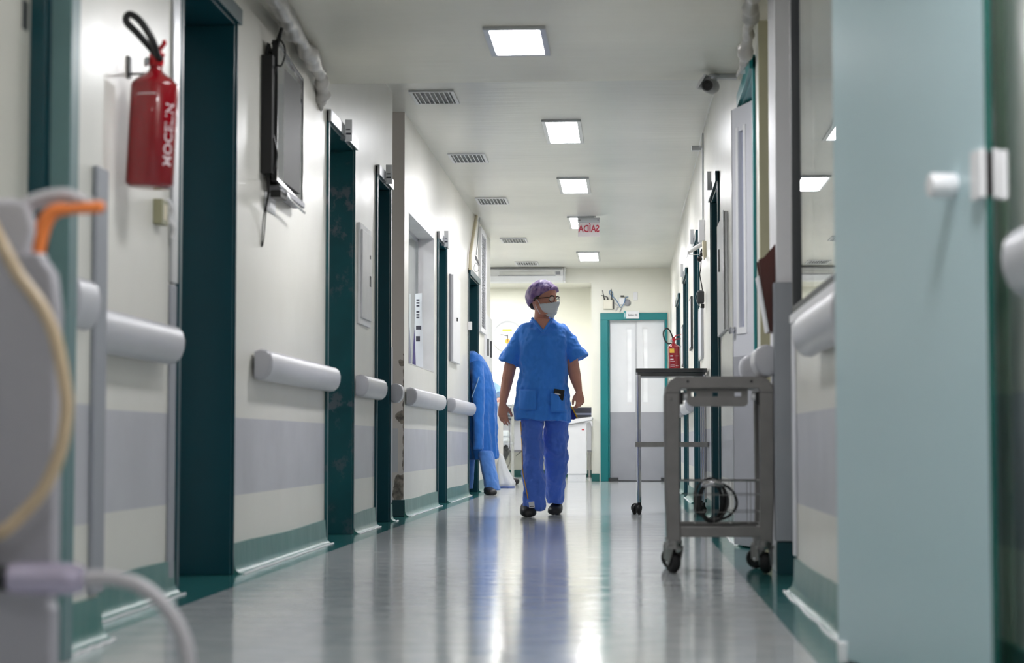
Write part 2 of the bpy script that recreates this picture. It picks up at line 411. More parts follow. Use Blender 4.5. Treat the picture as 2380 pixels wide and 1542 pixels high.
# left wall, near projecting bay
m = MB()
for a, b, z0, z1 in runs(-4, 4.78, [(3.35, 4.285, 0, 2.2)]): m.box(-1.75, -1.345, a, b, z0, min(z1, 2.31))
struct(m.build('wall_left', mWall, smooth=False, bevel=0.004))
m = MB()
for a, b, z0, z1 in runs(4.78, 12.05, [(6.25, 7.12, 0, 2.12), (9.40, 10.29, 0, 2.125), (11.27, 11.90, 0, 2.12)]): m.box(-1.75, XL, a, b, z0, min(z1, 2.9))
struct(m.build('wall_left', mWall, smooth=False))
m = MB()
for a, b, z0, z1 in runs(12.732, 20.89, [(12.98, 14.69, 1.045, 2.095), (14.97, 15.67, 0, 2.13), (17.94, 19.06, 0, 2.11)]): m.box(-1.75, XL, a, b, z0, min(z1, 2.9))
struct(m.build('wall_left', mWall, smooth=False))
struct(MB().box(-2.2, XL-0.0005, 12.722, 12.732, 0, 2.75).build('wall_left', mPillar, smooth=False))
struct(MB().box(-2.5, -2.4, 11.9, 13.0, 0, 2.75).box(-2.4, -1.75, 12.0, 12.05, 0, 2.75).build('wall_left', mWallPlain, smooth=False))
# right wall
m = MB(); m.box(0.74, 1.9, -4, 4.20, 0, 2.31); struct(m.build('wall_right', mWall, smooth=False))
m = MB()
for a, b, z0, z1 in runs(4.20, 6.45, [(4.45, 6.41, 0.93, 2.15)]): m.box(XR, 0.80, a, b, z0, min(z1, 2.31))
struct(m.build('wall_right', mWall, smooth=False, bevel=0.004))
struct(MB().box(XR+0.005, 1.2, 7.26, 7.60, 0, 2.31).build('wall_right', mColumn, smooth=False, bevel=0.004))
struct(MB().box(1.2, 1.3, 6.4, 8.6, 0, 2.31).box(0.80, 1.2, 6.40, 6.45, 0, 2.31).build('wall_right', mWallPlain, smooth=False))
struct(MB().box(XR+0.002, 1.2, 8.085, 8.10, 0, 2.31).build('wall_right', mWallShaded, smooth=False))
m = MB()
for a, b, z0, z1 in runs(8.10, 24.4, [(8.30, 9.22, 0, 2.15), (11.52, 12.50, 0, 2.10), (14.72, 15.66, 0, 2.10), (17.46, 18.46, 0, 2.06), (19.95, 21.10, 0, 2.02)]): m.box(XR, 0.82, a, b, z0, min(z1, 2.9))
struct(m.build('wall_right', mWall, smooth=False))
struct(MB().box(0.82, 1.6, 8.1, 8.2, 0, 2.31).box(1.6, 1.7, 8.1, 10.2, 0, 2.31).box(0.82, 1.6, 10.1, 10.2, 0, 2.31).build('wall_side_room', mWallPlain, smooth=False))
# room the bent person leans into, seen only through door 5
struct(MB().box(-3.3, -3.2, 17.0, 20.0, 0, 2.75).box(-3.2, -1.75, 17.0, 17.1, 0, 2.75).box(-3.2, -1.75, 19.6, 19.7, 0, 2.75).build('wall_side_room', mWallPlain, smooth=False))
# end of the corridor
struct(MB().box(-0.448, -0.33, 24.4, 24.7, 0, 2.75).box(-0.33, 0.53, 24.4, 24.7, 2.17, 2.75).box(0.53, 0.6, 24.4, 24.7, 0, 2.75).box(-0.448, -0.38, 24.7, 27.5, 0, 2.75).build('wall_far', mWallEnd, smooth=False))
struct(MB().box(-5.1, -0.38, 27.5, 27.7, 0, 2.75).build('wall_far', mWallEnd, smooth=False))
struct(MB().box(-5.1, -0.448, 24.42, 24.62, 2.56, 2.75).build('trim_2', mWallEnd, smooth=False))
struct(MB().box(-5.2, -5.1, 20.6, 27.7, 0, 2.75).box(-5.1, -1.75, 20.6, 20.7, 0, 2.75).build('wall_side_room', mWallEnd, smooth=False))
struct(MB().box(-1.75, 0.8, -4.2, -4, 0, 2.31).build('wall_back', mWallPlain, smooth=False))

# baseboards (coved vinyl)
def base(n, side, xf, y0, y1, h=0.112, mat=None):
    s = side; pr = [(0.0, 0), (0.0, h), (-0.006, h), (-0.008, 0.035), (-0.014, 0.016), (-0.03, 0.004), (-0.042, 0.0)]
    r = random.Random(n); m = MB(); k = max(2, int((y1-y0)/0.35)); rg = []
    for i in range(k+1):
        y = y0+(y1-y0)*i/k; d = 0.004*math.sin(i*1.7+n)+r.uniform(-0.002, 0.002)
        rg.append([Vector((xf + s*(t if j < 2 else t-0.002-abs(d)*(0.6 if j > 2 else 0.2)), y, z + (0.004*math.sin(y*3.1+n) if j in (1, 2) else 0))) for j, (t, z) in enumerate(pr)])
    m.rings(rg); o = struct(m.build('baseboard_left' if side < 0 else 'baseboard_right', mat or mBase)); 
    # thin pale sealant bead along the foot
    m = MB(); m.tube([(xf - s*(0.046+0.004*math.sin(y0+q*2.2)), y0+(y1-y0)*q/12, 0.001) for q in range(13)], 0.0045, 6, smooth=3); m.build('sealant_bead', mWhite, o)
    return o
k = 0
for side, xf, segs in ((-1, -1.345, [(-4, 3.31), (4.365, 4.78)]), (-1, XL, [(4.78, 6.21), (7.15, 9.35), (10.32, 11.23), (11.93, 12.05), (12.72, 14.93), (15.70, 17.90), (19.09, 20.89)]),
                       (1, 0.74, [(-4, 4.18)]), (1, XR, [(4.21, 6.45), (8.10, 8.26), (9.25, 11.48), (12.53, 14.68), (15.69, 17.42), (18.49, 19.91), (21.13, 24.4)])):
    for a, b in segs: k += 1; base(k, side, xf, a, b)
struct(MB().box(-2.3, XL+0.006, 12.706, 12.722, 0, 0.114).build('baseboard_left', mTeal, bevel=0.003))
struct(MB().box(XR-0.004, 1.19, 7.245, 7.26, 0, 0.125).build('baseboard_right', mTeal, bevel=0.003))
struct(MB().box(-0.449, -0.345, 24.385, 24.4, 0, 0.1).box(-5, -0.46, 27.485, 27.5, 0, 0.1).build('baseboard_far', M('deep_teal_skirting', (0, 92, 88), 0.4), bevel=0.003))
struct(MB().box(XR+0.01, 1.19, 7.62, 8.08, 0.0, 0.004).build('trim_3', mWhite, smooth=False))

# door at the end of the corridor, two leaves, room sign above
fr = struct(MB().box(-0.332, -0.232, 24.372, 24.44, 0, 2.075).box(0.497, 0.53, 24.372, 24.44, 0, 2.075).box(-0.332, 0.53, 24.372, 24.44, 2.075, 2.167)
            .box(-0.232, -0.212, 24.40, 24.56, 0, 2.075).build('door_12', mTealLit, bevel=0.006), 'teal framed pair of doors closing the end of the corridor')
for x0, x1, wx0, wx1, y in ((-0.208, 0.118, 0.012, 0.068, 24.47), (0.14, 0.493, 0.218, 0.274, 24.45)):
    m = MB(); z0, z1 = 1.02, 1.965
    m.box(x0, wx0, y, y+0.04, 0.89, 2.06).box(wx1, x1, y, y+0.04, 0.89, 2.06).box(wx0, wx1, y, y+0.04, z1, 2.06).box(wx0, wx1, y, y+0.04, 0.89, z0)
    lf = m.build('door_leaf', mWhiteDoor, fr, smooth=False)
    MB().box(x0, x1, y-0.001, y+0.041, 0.012, 0.89).build('lower_panel', mGreyDoor, lf, smooth=False)
    MB().box(wx0, wx1, y+0.012, y+0.018, z0, z1).build('vision_pane', M('lit_obscured_glass', (246, 247, 250), 0.2), lf, smooth=False)
    MB().box(wx0-0.02, wx1+0.02, y-0.006, y-0.001, z0-0.035, z0-0.015).box(wx0-0.02, wx1+0.02, y-0.006, y-0.001, z1+0.012, z1+0.02).build('pane_bead', mWhite, lf, smooth=False)
MB().box(0.119, 0.139, 24.45, 24.50, 0.01, 2.06).build('meeting_strip', mAlu, fr)
MB().box(-0.21, 0.12, 24.44, 24.46, 2.06, 2.075).box(0.12, 0.495, 24.43, 24.455, 2.06, 2.078).build('door_track', mWhite, fr)
MB().box(-0.232, -0.105, 24.40, 24.47, 0.0, 0.05).box(0.44, 0.497, 24.40, 24.45, 0.0, 0.05).build('door_stop', mDkGrey, fr, bevel=0.004)
# open leaf of the near right door, with a vision strip
lt = struct(MB().box(0, 0.001, 0, 0.001, 0, 0.001).build('door_13', mWhiteDoor), 'white door leaf with a tall vision strip standing ajar on the right')
bpy.data.objects.remove(lt)
hx, hy = 0.80, 8.37; fx, fy = 0.537, 9.215; L_ = math.hypot(fx-hx, fy-hy); ang = math.atan2(fy-hy, fx-hx)
MX = Matrix.Translation((hx, hy, 0)) @ Matrix.Rotation(ang, 4, 'Z')
m = MB(); v0, v1 = L_-0.165, L_-0.095
m.box(0, v0, -0.02, 0.02, 0.914, 2.12, MX).box(v1, L_, -0.02, 0.02, 0.914, 2.12, MX).box(v0, v1, -0.02, 0.02, 2.0, 2.12, MX).box(v0, v1, -0.02, 0.02, 0.914, 1.05, MX)
lf = struct(m.build('door_13', M('cool_white_door_laminate', (208, 209, 216), 0.35, var=0.02), smooth=False), 'white door leaf with a tall narrow vision strip, standing ajar on the right')
MB().box(0, L_, -0.0205, 0.0205, 0.01, 0.914, MX).build('lower_panel', mGreyDoor, lf, smooth=False)
MB().box(v0, v1, -0.004, 0.004, 1.05, 2.0, MX).build('vision_pane', M('blue_grey_obscured_glass', (150, 156, 178), 0.15), lf, smooth=False)
MB().box(v0-0.03, v1+0.03, 0.02, 0.026, 1.02, 1.05, MX).box(v0-0.03, v0, 0.02, 0.026, 1.05, 2.02, MX).box(v1, v1+0.03, 0.02, 0.026, 1.05, 2.02, MX).build('pane_bead', mWhite, lf, smooth=False)
MB().box(L_-0.004, L_+0.004, -0.021, 0.021, 0.01, 2.12, MX).build('metal_edge', mAlu, lf, smooth=False)
m = MB(); m.lathe([(0.018, 0), (0.018, 0.006), (0.008, 0.01), (0.008, 0.018), (0.016, 0.02), (0.018, 0.028), (0.010, 0.032)], MX @ Vector((L_-0.035, 0.021, 1.04)), MX.to_3x3() @ Vector((0, 1, 0)), 16); m.build('door_knob', mChrome, lf)

# windows
m = MB(); W0, W1, Z0, Z1 = 12.98, 14.69, 1.045, 2.095
m.box(-1.63, -1.498, W0, W0+0.006, Z0, Z1).box(-1.63, -1.498, W1-0.006, W1, Z0, Z1).box(-1.63, -1.498, W0, W1, Z1-0.006, Z1).box(-1.63, -1.498, W0, W1, Z0, Z0+0.006)
wd = struct(m.build('window_1', M('window_reveal_paint', (206, 204, 204), 0.4), smooth=False), 'internal window in a plain reveal in the left wall')
m = MB(); fx0, fx1 = -1.645, -1.62
for a, b, za, zb in ((W0+.006, W0+.03, Z0, Z1), (W1-.03, W1-.006, Z0, Z1), (W0, W1, Z1-.03, Z1-.006), (W0, W1, Z0+.006, Z0+.03)): m.box(fx0, fx1, a, b, za, zb)
m.build('window_frame', mAlu, wd)
MB().box(-1.635, -1.630, W0+0.03, W1-0.03, Z0+0.03, Z1-0.03).build('window_pane', mGlass, wd, smooth=False)
struct(MB().box(-4.1, -4.0, 12.4, 17.0, 0, 2.75).box(-4.0, -2.4, 12.4, 12.5, 0, 2.75).box(-4.0, -1.75, 16.9, 17.0, 0, 2.75).box(-1.8, -1.75, 12.98, 14.69, 0, 1.04).build('wall_side_room', mWallPlain, smooth=False))
MB()
wd = MB(); W0, W1, Z0, Z1 = 4.45, 6.41, 0.93, 2.15
for a, b, za, zb in ((W0, W0+.03, Z0, Z1), (W1-.035, W1, Z0, Z1), (W0, W1, Z1-.03, Z1), (W0, W1, Z0, Z0+.025)): wd.box(XR-0.012, XR+0.06, a, b, za, zb)
wd = struct(wd.build('window_2', mDkGrey, bevel=0.002), 'dark framed glossy window in the near right wall')
MB().box(XR+0.004, XR+0.010, W0+.03, W1-.035, Z0+.025, Z1-.03).build('window_pane', mGlass, wd, smooth=False)
MB().box(XR-0.02, XR-0.012, W0-0.05, W1+0.0, Z0-0.03, Z0-0.004).build('window_sill', mGuardWhite, wd)
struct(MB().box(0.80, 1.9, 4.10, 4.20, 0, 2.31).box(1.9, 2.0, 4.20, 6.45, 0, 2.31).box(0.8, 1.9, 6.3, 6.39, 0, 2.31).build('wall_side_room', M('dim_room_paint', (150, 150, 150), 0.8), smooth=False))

# corner guards and edge trims
def guard(n, x0, x1, y0, y1, z0, z1, mat, b=0.004): return struct(MB().box(x0, x1, y0, y1, z0, z1).build('trim_%d' % n, mat, bevel=b))
guard(4, XR-0.006, XR+0.075, 7.235, 7.244, 0.126, 1.11, mGuard)
guard(5, XR-0.008, XR-0.0005, 7.244, 7.30, 0.126, 1.11, mGuard)
guard(6, XR-0.012, XR-0.0005, 6.395, 6.448, 0.12, 0.90, mGuardWhite)
guard(7, -1.345, -1.331, 4.68, 4.785, 0.12, 1.20, mGuard)
guard(8, XL, XL+0.01, 6.12, 6.20, 0.0, 1.02, mGuard)
guard(9, XL, XL+0.012, 6.12, 6.205, 1.025, 2.12, mAlu)
guard(10, XL, XL+0.008, 11.965, 12.053, 0.115, 1.11, mGuard)
guard(11, XL, XL+0.006, 17.86, 17.90, 0.115, 2.11, mAlu)

# lumpy foil wrapped cornice where the low ceiling meets the walls
def lumpy(pts, r, name, lab):
    m = MB(); P = []; R = []
    rr = random.Random(5); n = 26
    for i in range(n):
        t = i/(n-1)*(len(pts)-1); a = int(min(t, len(pts)-2)); f = t-a
        P.append(Vector(pts[a]).lerp(Vector(pts[a+1]), f)); R.append(r*(0.6+0.6*rr.random())*(1 if i < n-5 else (n-i)/6))
    m.tube(P, R, 12, smooth=3, round_ends=True)
    for v in m.bm.verts: v.co += Vector((1, 1, 1))*0.0 + (noise.noise_vector(v.co*11))*0.016
    return tag(m.build(name, mPlaster, angle=180), lab, 'pipe')
lumpy([(-1.40, 7.3, 2.285), (-1.43, 8.2, 2.27), (-1.45, 8.9, 2.26), (-1.475, 9.05, 2.19), (-1.49, 9.15, 2.13)], 0.036, 'wrapped_pipe', 'lumpy silvery wrapped pipe under the ceiling edge above the television')
lumpy([(0.50, 7.2, 2.28), (0.51, 7.7, 2.27), (0.525, 8.1, 2.22), (0.50, 8.35, 2.12)], 0.03, 'wrapped_pipe', 'lumpy silvery wrapped pipe under the ceiling edge on the right beside the round camera')

# handrails
def rail(xf, s, y0, y1, lab, z=0.812, hw=0.062, out=0.085):
    """s=+1 protrudes to +x (left wall), -1 to -x"""
    t = thing('handrail', lab, 'handrail', (xf, (y0+y1)/2, z), 'wall handrails along the corridor')
    prof = [(0.012, -hw*0.86), (0.03, -hw), (0.055, -hw*0.93), (0.075, -hw*0.62), (0.085, -hw*0.2), (0.087, hw*0.25), (0.08, hw*0.68), (0.062, hw*0.93), (0.038, hw), (0.012, hw*0.88)]
    k = out/0.087
    m = MB(); m.rings([[Vector((xf + s*a*k, y, z+b)) for a, b in prof] for y in (y0+0.022, y1-0.022)]); m.build('rail_body', mRail, t, angle=60)
    for ya, yb in ((y0+0.022, y0), (y1-0.022, y1)):
        m = MB(); rg = []
        for f, g in ((0, 1.01), (0.45, 0.985), (0.8, 0.9), (1.0, 0.72)):
            rg.append([Vector((xf + s*(0.02+(a*k-0.02)*g), ya+(yb-ya)*f, z+b*g)) for a, b in prof])
        m.rings(rg); m.build('end_cap', mRailCap, t, angle=60)
    n = max(1, int((y1-y0)/0.6)); hb = min(0.03, (y1-y0)*0.3)
    for i in range(n):
        y = y0+(y1-y0)*(i+0.5)/n; MB().box(xf+min(0, s*0.02), xf+max(0, s*0.02), y-hb, y+hb, z-0.04, z+0.04).build('wall_bracket', mRailCap, t)
    return t
rail(-1.345, 1, 4.365, 4.57, 'short grey handrail on the projecting wall beside the machine on the left', z=0.835, out=0.062)
rail(XL, 1, 4.80, 6.02, 'grey handrail below the near red extinguisher on the left wall')
rail(XL, 1, 7.50, 9.35, 'long grey handrail on the wall below the television')
rail(XL, 1, 10.34, 11.20, 'grey handrail between the second and third teal doorways on the left, below the electrical panel')
rail(XL, 1, 11.93, 12.06, 'very short stub of grey handrail just before the damaged pillar')
rail(XL, 1, 12.76, 14.90, 'grey handrail below the internal window')
rail(XL, 1, 15.72, 17.86, 'grey handrail on the left wall below the narrow white board')
rail(0.74, -1, 2.3, 3.36, 'blurred grey handrail end to the right of the frosted glass door')
rail(XR, -1, 4.50, 5.60, 'grey handrail sloping away under the dark framed window on the right')
rail(XR+0.005, -1, 7.262, 7.56, 'pale handrail end on the column below the brown wooden holder')
rail(XR, -1, 8.11, 8.25, 'small pale handrail end beside the foot of the ajar white door')
rail(XR, -1, 15.72, 17.38, 'nearer of the two pale handrails seen through the trolley frames')
rail(XR, -1, 18.52, 19.88, 'farther of the two pale handrails seen through the trolley frames')

# ceiling fixtures
def fixture(y0, y1, z, lab, x0=-0.585, x1=-0.31, bulbs=False, lm=None, group='square lights down the corridor ceiling'):
    t = thing('ceiling_light', lab, 'ceiling light', ((x0+x1)/2, (y0+y1)/2, z), group)
    lm = lm or (mLampNear if z < 2.5 else mLamp); w_ = 0.028; m = MB()
    for a, b, c_, d in ((x0, x1, y0, y0+w_), (x0, x1, y1-w_, y1), (x0, x0+w_, y0+w_, y1-w_), (x1-w_, x1, y0+w_, y1-w_)): m.box(a, b, c_, d, z-0.016, z-0.0005)
    m.build('light_frame', mAlu, t, bevel=0.002)
    if bulbs:
        m = MB(); m.box(x0+w_, x1-w_, y0+w_, y1-w_, z-0.004, z-0.001); m.build('reflector', mReflector, t)
        MB().box(x0+w_+0.004, x1-w_-0.004, y0+w_+0.02, y0+w_+0.2, z-0.014, z-0.006).build('diffuser', lm, t); MB().box(x0+w_+0.004, x1-w_-0.004, y0+w_+0.23, y1-w_-0.02, z-0.014, z-0.006).build('diffuser', lm, t)
        for xx in ((x0*0.66+x1*0.34), (x0*0.34+x1*0.66)):
            MB().tube([(xx, y0+0.12, z-0.006), (xx, y1-0.14, z-0.006)], 0.013, 10, round_ends=True).build('lamp_tube', mBulb, t)
    else:
        MB().box(x0+w_, x1-w_, y0+w_, y1-w_, z-0.012, z-0.002).build('diffuser', lm, t)
    return t
fixture(8.13, 8.70, 2.31, 'nearest ceiling light, two tubes visible in its silver frame', bulbs=True, x0=-0.62, x1=-0.345)
fixture(13.09, 14.07, 2.75, 'second nearest ceiling light, wholly white in its silver frame')
fixture(15.97, 16.93, 2.75, 'third ceiling light along the corridor, before the exit sign', bulbs=True)
fixture(18.76, 19.75, 2.75, 'ceiling light partly hidden behind the hanging exit sign')
fixture(22.26, 23.30, 2.75, 'farthest ceiling light, nearest the doors at the end')
fixture(5.0, 5.7, 2.31, 'ceiling light above the frosted glass door, out of the picture', lm=mLampFront, group='ceiling lights out of the picture')
fixture(2.3, 2.9, 2.31, 'added ceiling light brightening the wall behind the frosted glass door, out of the picture', lm=mLampNear, x0=0.28, x1=0.555, group='ceiling lights out of the picture')  # unseen fixture added to brighten the glass door and wall behind it
fixture(-0.9, -0.2, 2.31, 'ceiling light behind the viewpoint, out of the picture', lm=mLampFront, group='ceiling lights out of the picture')
fixture(25.6, 26.6, 2.75, 'ceiling light in the bright bay at the end, first of two', x0=-2.2, x1=-1.5, lm=mLampBay, group='ceiling lights out of the picture')
fixture(25.6, 26.6, 2.75, 'ceiling light in the bright bay at the end, deeper in the bay', x0=-3.9, x1=-3.2, lm=mLampBay, group='ceiling lights out of the picture')
fixture(22.0, 23.0, 2.75, 'ceiling light over the white counter in the side bay', x0=-3.2, x1=-2.7, lm=mLampBay, group='ceiling lights out of the picture')
fixture(13.6, 14.6, 2.75, 'ceiling light in the room behind the internal window', x0=-3.1, x1=-2.7, group='ceiling lights out of the picture')

# ceiling vents
def vent(y0, y1, lab, x0=-1.385, x1=-1.095):
    z = 2.75; t = thing('ceiling_vent', lab, 'vent', ((x0+x1)/2, (y0+y1)/2, z), 'white slatted vents along the ceiling')
    w_ = 0.022; m = MB()
    for a, b, c_, d in ((x0, x1, y0, y0+w_), (x0, x1, y1-w_, y1), (x0, x0+w_, y0+w_, y1-w_), (x1-w_, x1, y0+w_, y1-w_)): m.box(a, b, c_, d, z-0.012, z-0.0005)
    m.build('vent_frame', mWhite, t, bevel=0.002)
    MB().box(x0+w_, x1-w_, y0+w_, y1-w_, z-0.002, z-0.0005).build('vent_shade_sheet', mDkGrey, t)  # dark sheet stands in for the shade behind the slats
    n = 8
    for i in range(n):
        x = x0+w_+(x1-x0-2*w_)*(i+0.5)/n; MB().box(x-0.003, x+0.003, y0+w_, y1-w_, z-0.011, z-0.002).build('slat', mWhite, t, smooth=False)
    return t
for y, lab in ((11.94, 'nearest slatted ceiling vent, above the pillar on the left'), (14.59, 'second slatted ceiling vent from the front'), (17.26, 'third slatted ceiling vent from the front'), (20.71, 'fourth slatted ceiling vent, level with the exit sign reflection'), (23.44, 'farthest slatted ceiling vent, just before the wall unit')):
    vent(y, y+0.45, lab)

# ================================================================== OBJECTS
# ---- fire extinguishers
def extinguisher(lab, c, r, h, tilt, hose, hose_r, label_boxes, wallx, side, brand=False, cam_ang=-75.7):
    t = thing('fire_extinguisher', lab, 'fire extinguisher', c); c = Vector(c)
    ax = Vector((tilt, 0, 1)).normalized(); lev = 0.03 if brand else 0.08
    prof = [(r*0.2, 0), (r*0.86, 0.0), (r, h*0.03), (r, h*0.9), (r*0.97, h*0.925), (r*0.72, h*0.975), (r*0.4, h*1.02), (r*0.27, h*1.05), (r*0.27, h*1.1)]
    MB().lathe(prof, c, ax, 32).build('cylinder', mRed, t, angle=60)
    top = c + ax*h*1.1
    m = MB(); m.lathe([(r*0.3, -h*0.01), (r*0.34, 0.01), (r*0.3, 0.03), (r*0.2, 0.045)], top, ax, 16); vb = m.build('valve', mRedBr, t)
    m = MB(); m.tube([top+Vector((0, 0, 0.035)), top+Vector((side*0.03, -0.02, 0.060)), top+Vector((side*lev, -0.03, 0.066))], [0.011, 0.009, 0.006], 8, flat=0.5); m.build('lever', mRedBr, vb)
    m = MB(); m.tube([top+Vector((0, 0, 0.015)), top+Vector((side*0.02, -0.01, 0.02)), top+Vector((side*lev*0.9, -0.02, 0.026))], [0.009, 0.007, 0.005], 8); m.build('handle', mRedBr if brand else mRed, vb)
    m = MB(); m.lathe([(0.004, 0), (0.014, 0), (0.014, 0.008), (0.004, 0.009)], top+Vector((-side*0.02, -r*0.3, 0.005)), (-side, -0.6, 0), 14); m.build('gauge', mAlu, vb)
    MB().tube(hose, hose_r, 12, smooth=6, round_ends=True).build('hose', mBlack, t)
    def wrap(o, phi, zc, flip):
        for v in o.data.vertices:
            u, w_ = v.co.x, v.co.y
            if flip: a = phi - w_/r; zz = zc+u
            else: a = phi + u/r; zz = zc+w_
            rr = r + 0.0006 + max(0, v.co.z)
            v.co = ax*zz + Vector((rr*math.cos(a), rr*math.sin(a), 0))
    ca = math.radians(cam_ang)
    def grid_patch(name, mat, phi, zc, wdt, hgt):
        m = MB(); n = 8; rg = []
        rows = []
        for q in (0, 1):
            row = []
            for i in range(n+1):
                a = phi + (i/n-0.5)*wdt/r
                for rr in (r+0.0004, r+0.0012): pass
                row.append(c + ax*(zc+(q-0.5)*hgt) + Vector(((r+0.001)*math.cos(a), (r+0.001)*math.sin(a), 0)))
            rows.append(row)
        va = [m.bm.verts.new(p) for p in rows[0]]; vb_ = [m.bm.verts.new(p) for p in rows[1]]
        for i in range(n): m.bm.faces.new((va[i], va[i+1], vb_[i+1], vb_[i]))
        return m.build(name, mat, t)
    for (name, mat, dphi, zc, wd, hg) in label_boxes: grid_patch(name, mat, ca+math.radians(dphi), zc, wd, hg)
    if brand:
        o = text('brand_lettering', 'MOCELIN', 0.044, mPrint, (0, 0, 0), (1, 0, 0), (0, 1, 0), None, thick=0.0002, sx=1.0)
        wrap(o, ca+math.radians(44), h*0.45, True); o.parent = t
    return t
def px(pts, dep, y):  # offsets in metres around a known depth, used for small curved cables
    k = dep/4400.0; return [((a-1456)*k, y, 0.5+(1029-b)*k) for a, b in pts]
e = extinguisher('large dark red extinguisher hanging high on the near left wall', (-1.414, 5.52, 1.258), 0.071, 0.335, 0.045,
    [(-1.381, 5.50, 1.64), (-1.43, 5.44, 1.70), (-1.462, 5.42, 1.735), (-1.452, 5.42, 1.757), (-1.42, 5.42, 1.735), (-1.388, 5.43, 1.685), (-1.378, 5.46, 1.64)], 0.0105,
    [('label_line', mPrint, -20, 0.27, 0.06, 0.004)], XL, 1, brand=True)
m = MB(); m.box(XL, XL+0.008, 5.57, 5.60, 1.60, 1.665).tube([(XL+0.008, 5.585, 1.612), (-1.44, 5.585, 1.612), (-1.40, 5.54, 1.615)], 0.004, 8)
tag(m.build('wall_bracket', mBlack), 'black angled bracket holding the near extinguisher on the left wall', 'bracket')
e = extinguisher('small bright red extinguisher with yellow label on the right wall, above the tall steel trolley', (0.492, 19.25, 1.175), 0.060, 0.318, -0.03,
    [(0.455, 19.2, 1.50), (0.415, 19.19, 1.505), (0.383, 19.18, 1.555), (0.378, 19.18, 1.615), (0.405, 19.18, 1.653), (0.438, 19.19, 1.635), (0.462, 19.2, 1.585), (0.474, 19.2, 1.555)], 0.0075,
    [('yellow_label', mYellow, -22, 0.252, 0.05, 0.042), ('pictogram_row', mPrint, -26, 0.20, 0.03, 0.012), ('pictogram_row', mPrint, -24, 0.165, 0.035, 0.012), ('text_line', mPrint, -20, 0.145, 0.05, 0.004),
     ('text_line', mPrint, -20, 0.11, 0.045, 0.003), ('text_line', mPrint, -20, 0.095, 0.045, 0.003), ('text_line', mPrint, 28, 0.20, 0.03, 0.003), ('text_line', mPrint, 25, 0.10, 0.03, 0.004)], XR, 1, cam_ang=-91)
m = MB(); m.box(XR-0.01, XR, 19.2, 19.28, 1.43, 1.56).tube([(XR-0.01, 19.24, 1.47), (0.52, 19.24, 1.47)], 0.006, 8)
tag(m.build('wall_bracket', mAlu), 'small hook bracket behind the yellow labelled extinguisher', 'bracket')

# ---- television on the left wall
tv = thing('television', 'slim black switched-off television mounted high on the left wall', 'television', (-1.46, 8.15, 1.6))
TVM = Matrix.Translation((-1.445, 7.72, 1.585)) @ Matrix.Rotation(math.radians(2.6), 4, 'Z')
MB().box(-0.022, -0.001, 0, 0.86, 0, 0.59, TVM).build('housing', mBlack, tv, bevel=0.004)
MB().box(-0.001, 0.0008, 0.012, 0.848, 0.016, 0.578, TVM).build('screen', mScreen, tv, smooth=False)
m = MB()
for a in ((0, 0.012, 0, 0.59), (0.848, 0.86, 0, 0.59)): m.box(-0.001, 0.004, a[0], a[1], a[2], a[3], TVM)
m.box(-0.001, 0.004, 0.012, 0.848, 0, 0.016, TVM).box(-0.001, 0.004, 0.012, 0.848, 0.578, 0.59, TVM); m.build('bezel', mBlackGloss, tv, bevel=0.001)
MB().box(-0.052, -0.022, 0.02, 0.7, 0.06, 0.50, TVM).build('rear_cover', mBlack, tv, bevel=0.008)
m = MB(); m.box(XL, XL+0.046, 7.665, 8.35, 1.61, 2.10).tube([(-1.49, 7.76, 2.05), (-1.46, 7.74, 2.12), (-1.425, 7.72, 2.225)], [0.016, 0.012, 0.008], 8).tube([(-1.495, 7.73, 2.08), (-1.48, 7.72, 2.16), (-1.47, 7.72, 2.12)], 0.008, 8)
m.build('wall_mount', mBlack, tv)
m = MB(); m.tube([(-1.47, 7.73, 2.16), (-1.43, 7.70, 2.17), (-1.405, 7.69, 2.12), (-1.42, 7.69, 2.06), (-1.45, 7.70, 2.05), (-1.47, 7.70, 1.9), (-1.465, 7.70, 1.8), (-1.45, 7.70, 1.75), (-1.438, 7.70, 1.68), (-1.46, 7.70, 1.60)], 0.004, 6, smooth=5)
m.build('cable', mBlack, tv)
m = MB(); m.tube([(-1.475, 7.68, 1.62), (-1.472, 7.68, 1.52), (-1.49, 7.68, 1.42), (-1.497, 7.69, 1.31), (-1.487, 7.68, 1.34), (-1.478, 7.68, 1.46), (-1.466, 7.68, 1.54), (-1.470, 7.68, 1.61)], 0.0028, 6, smooth=6)
tag(m.build('power_cable', mBlack), 'thin black cable hanging in a loop below the television', 'cable')
bx = thing('media_box', 'small silver box with cables hooked under the television', 'electronic device', (-1.45, 8.0, 1.53))
MB().box(-1.498, -1.44, 7.80, 8.4, 1.55, 1.578).build('casing', mGreyP, bx, bevel=0.006)
MB().box(-1.47, -1.425, 7.72, 7.86, 1.515, 1.545).build('connector_block', mBlack, bx, bevel=0.004)
MB().tube([(-1.44, 7.75, 1.565), (-1.42, 7.8, 1.555), (-1.425, 7.9, 1.535), (-1.43, 8.1, 1.53), (-1.425, 8.3, 1.52)], 0.006, 6, smooth=4).build('lead', mChrome, bx)
tag(MB().box(XL, XL+0.006, 7.75, 7.98, 1.47, 1.545).build('socket_plate', mWhite, bevel=0.002), 'white socket plate on the wall just below the television', 'socket')

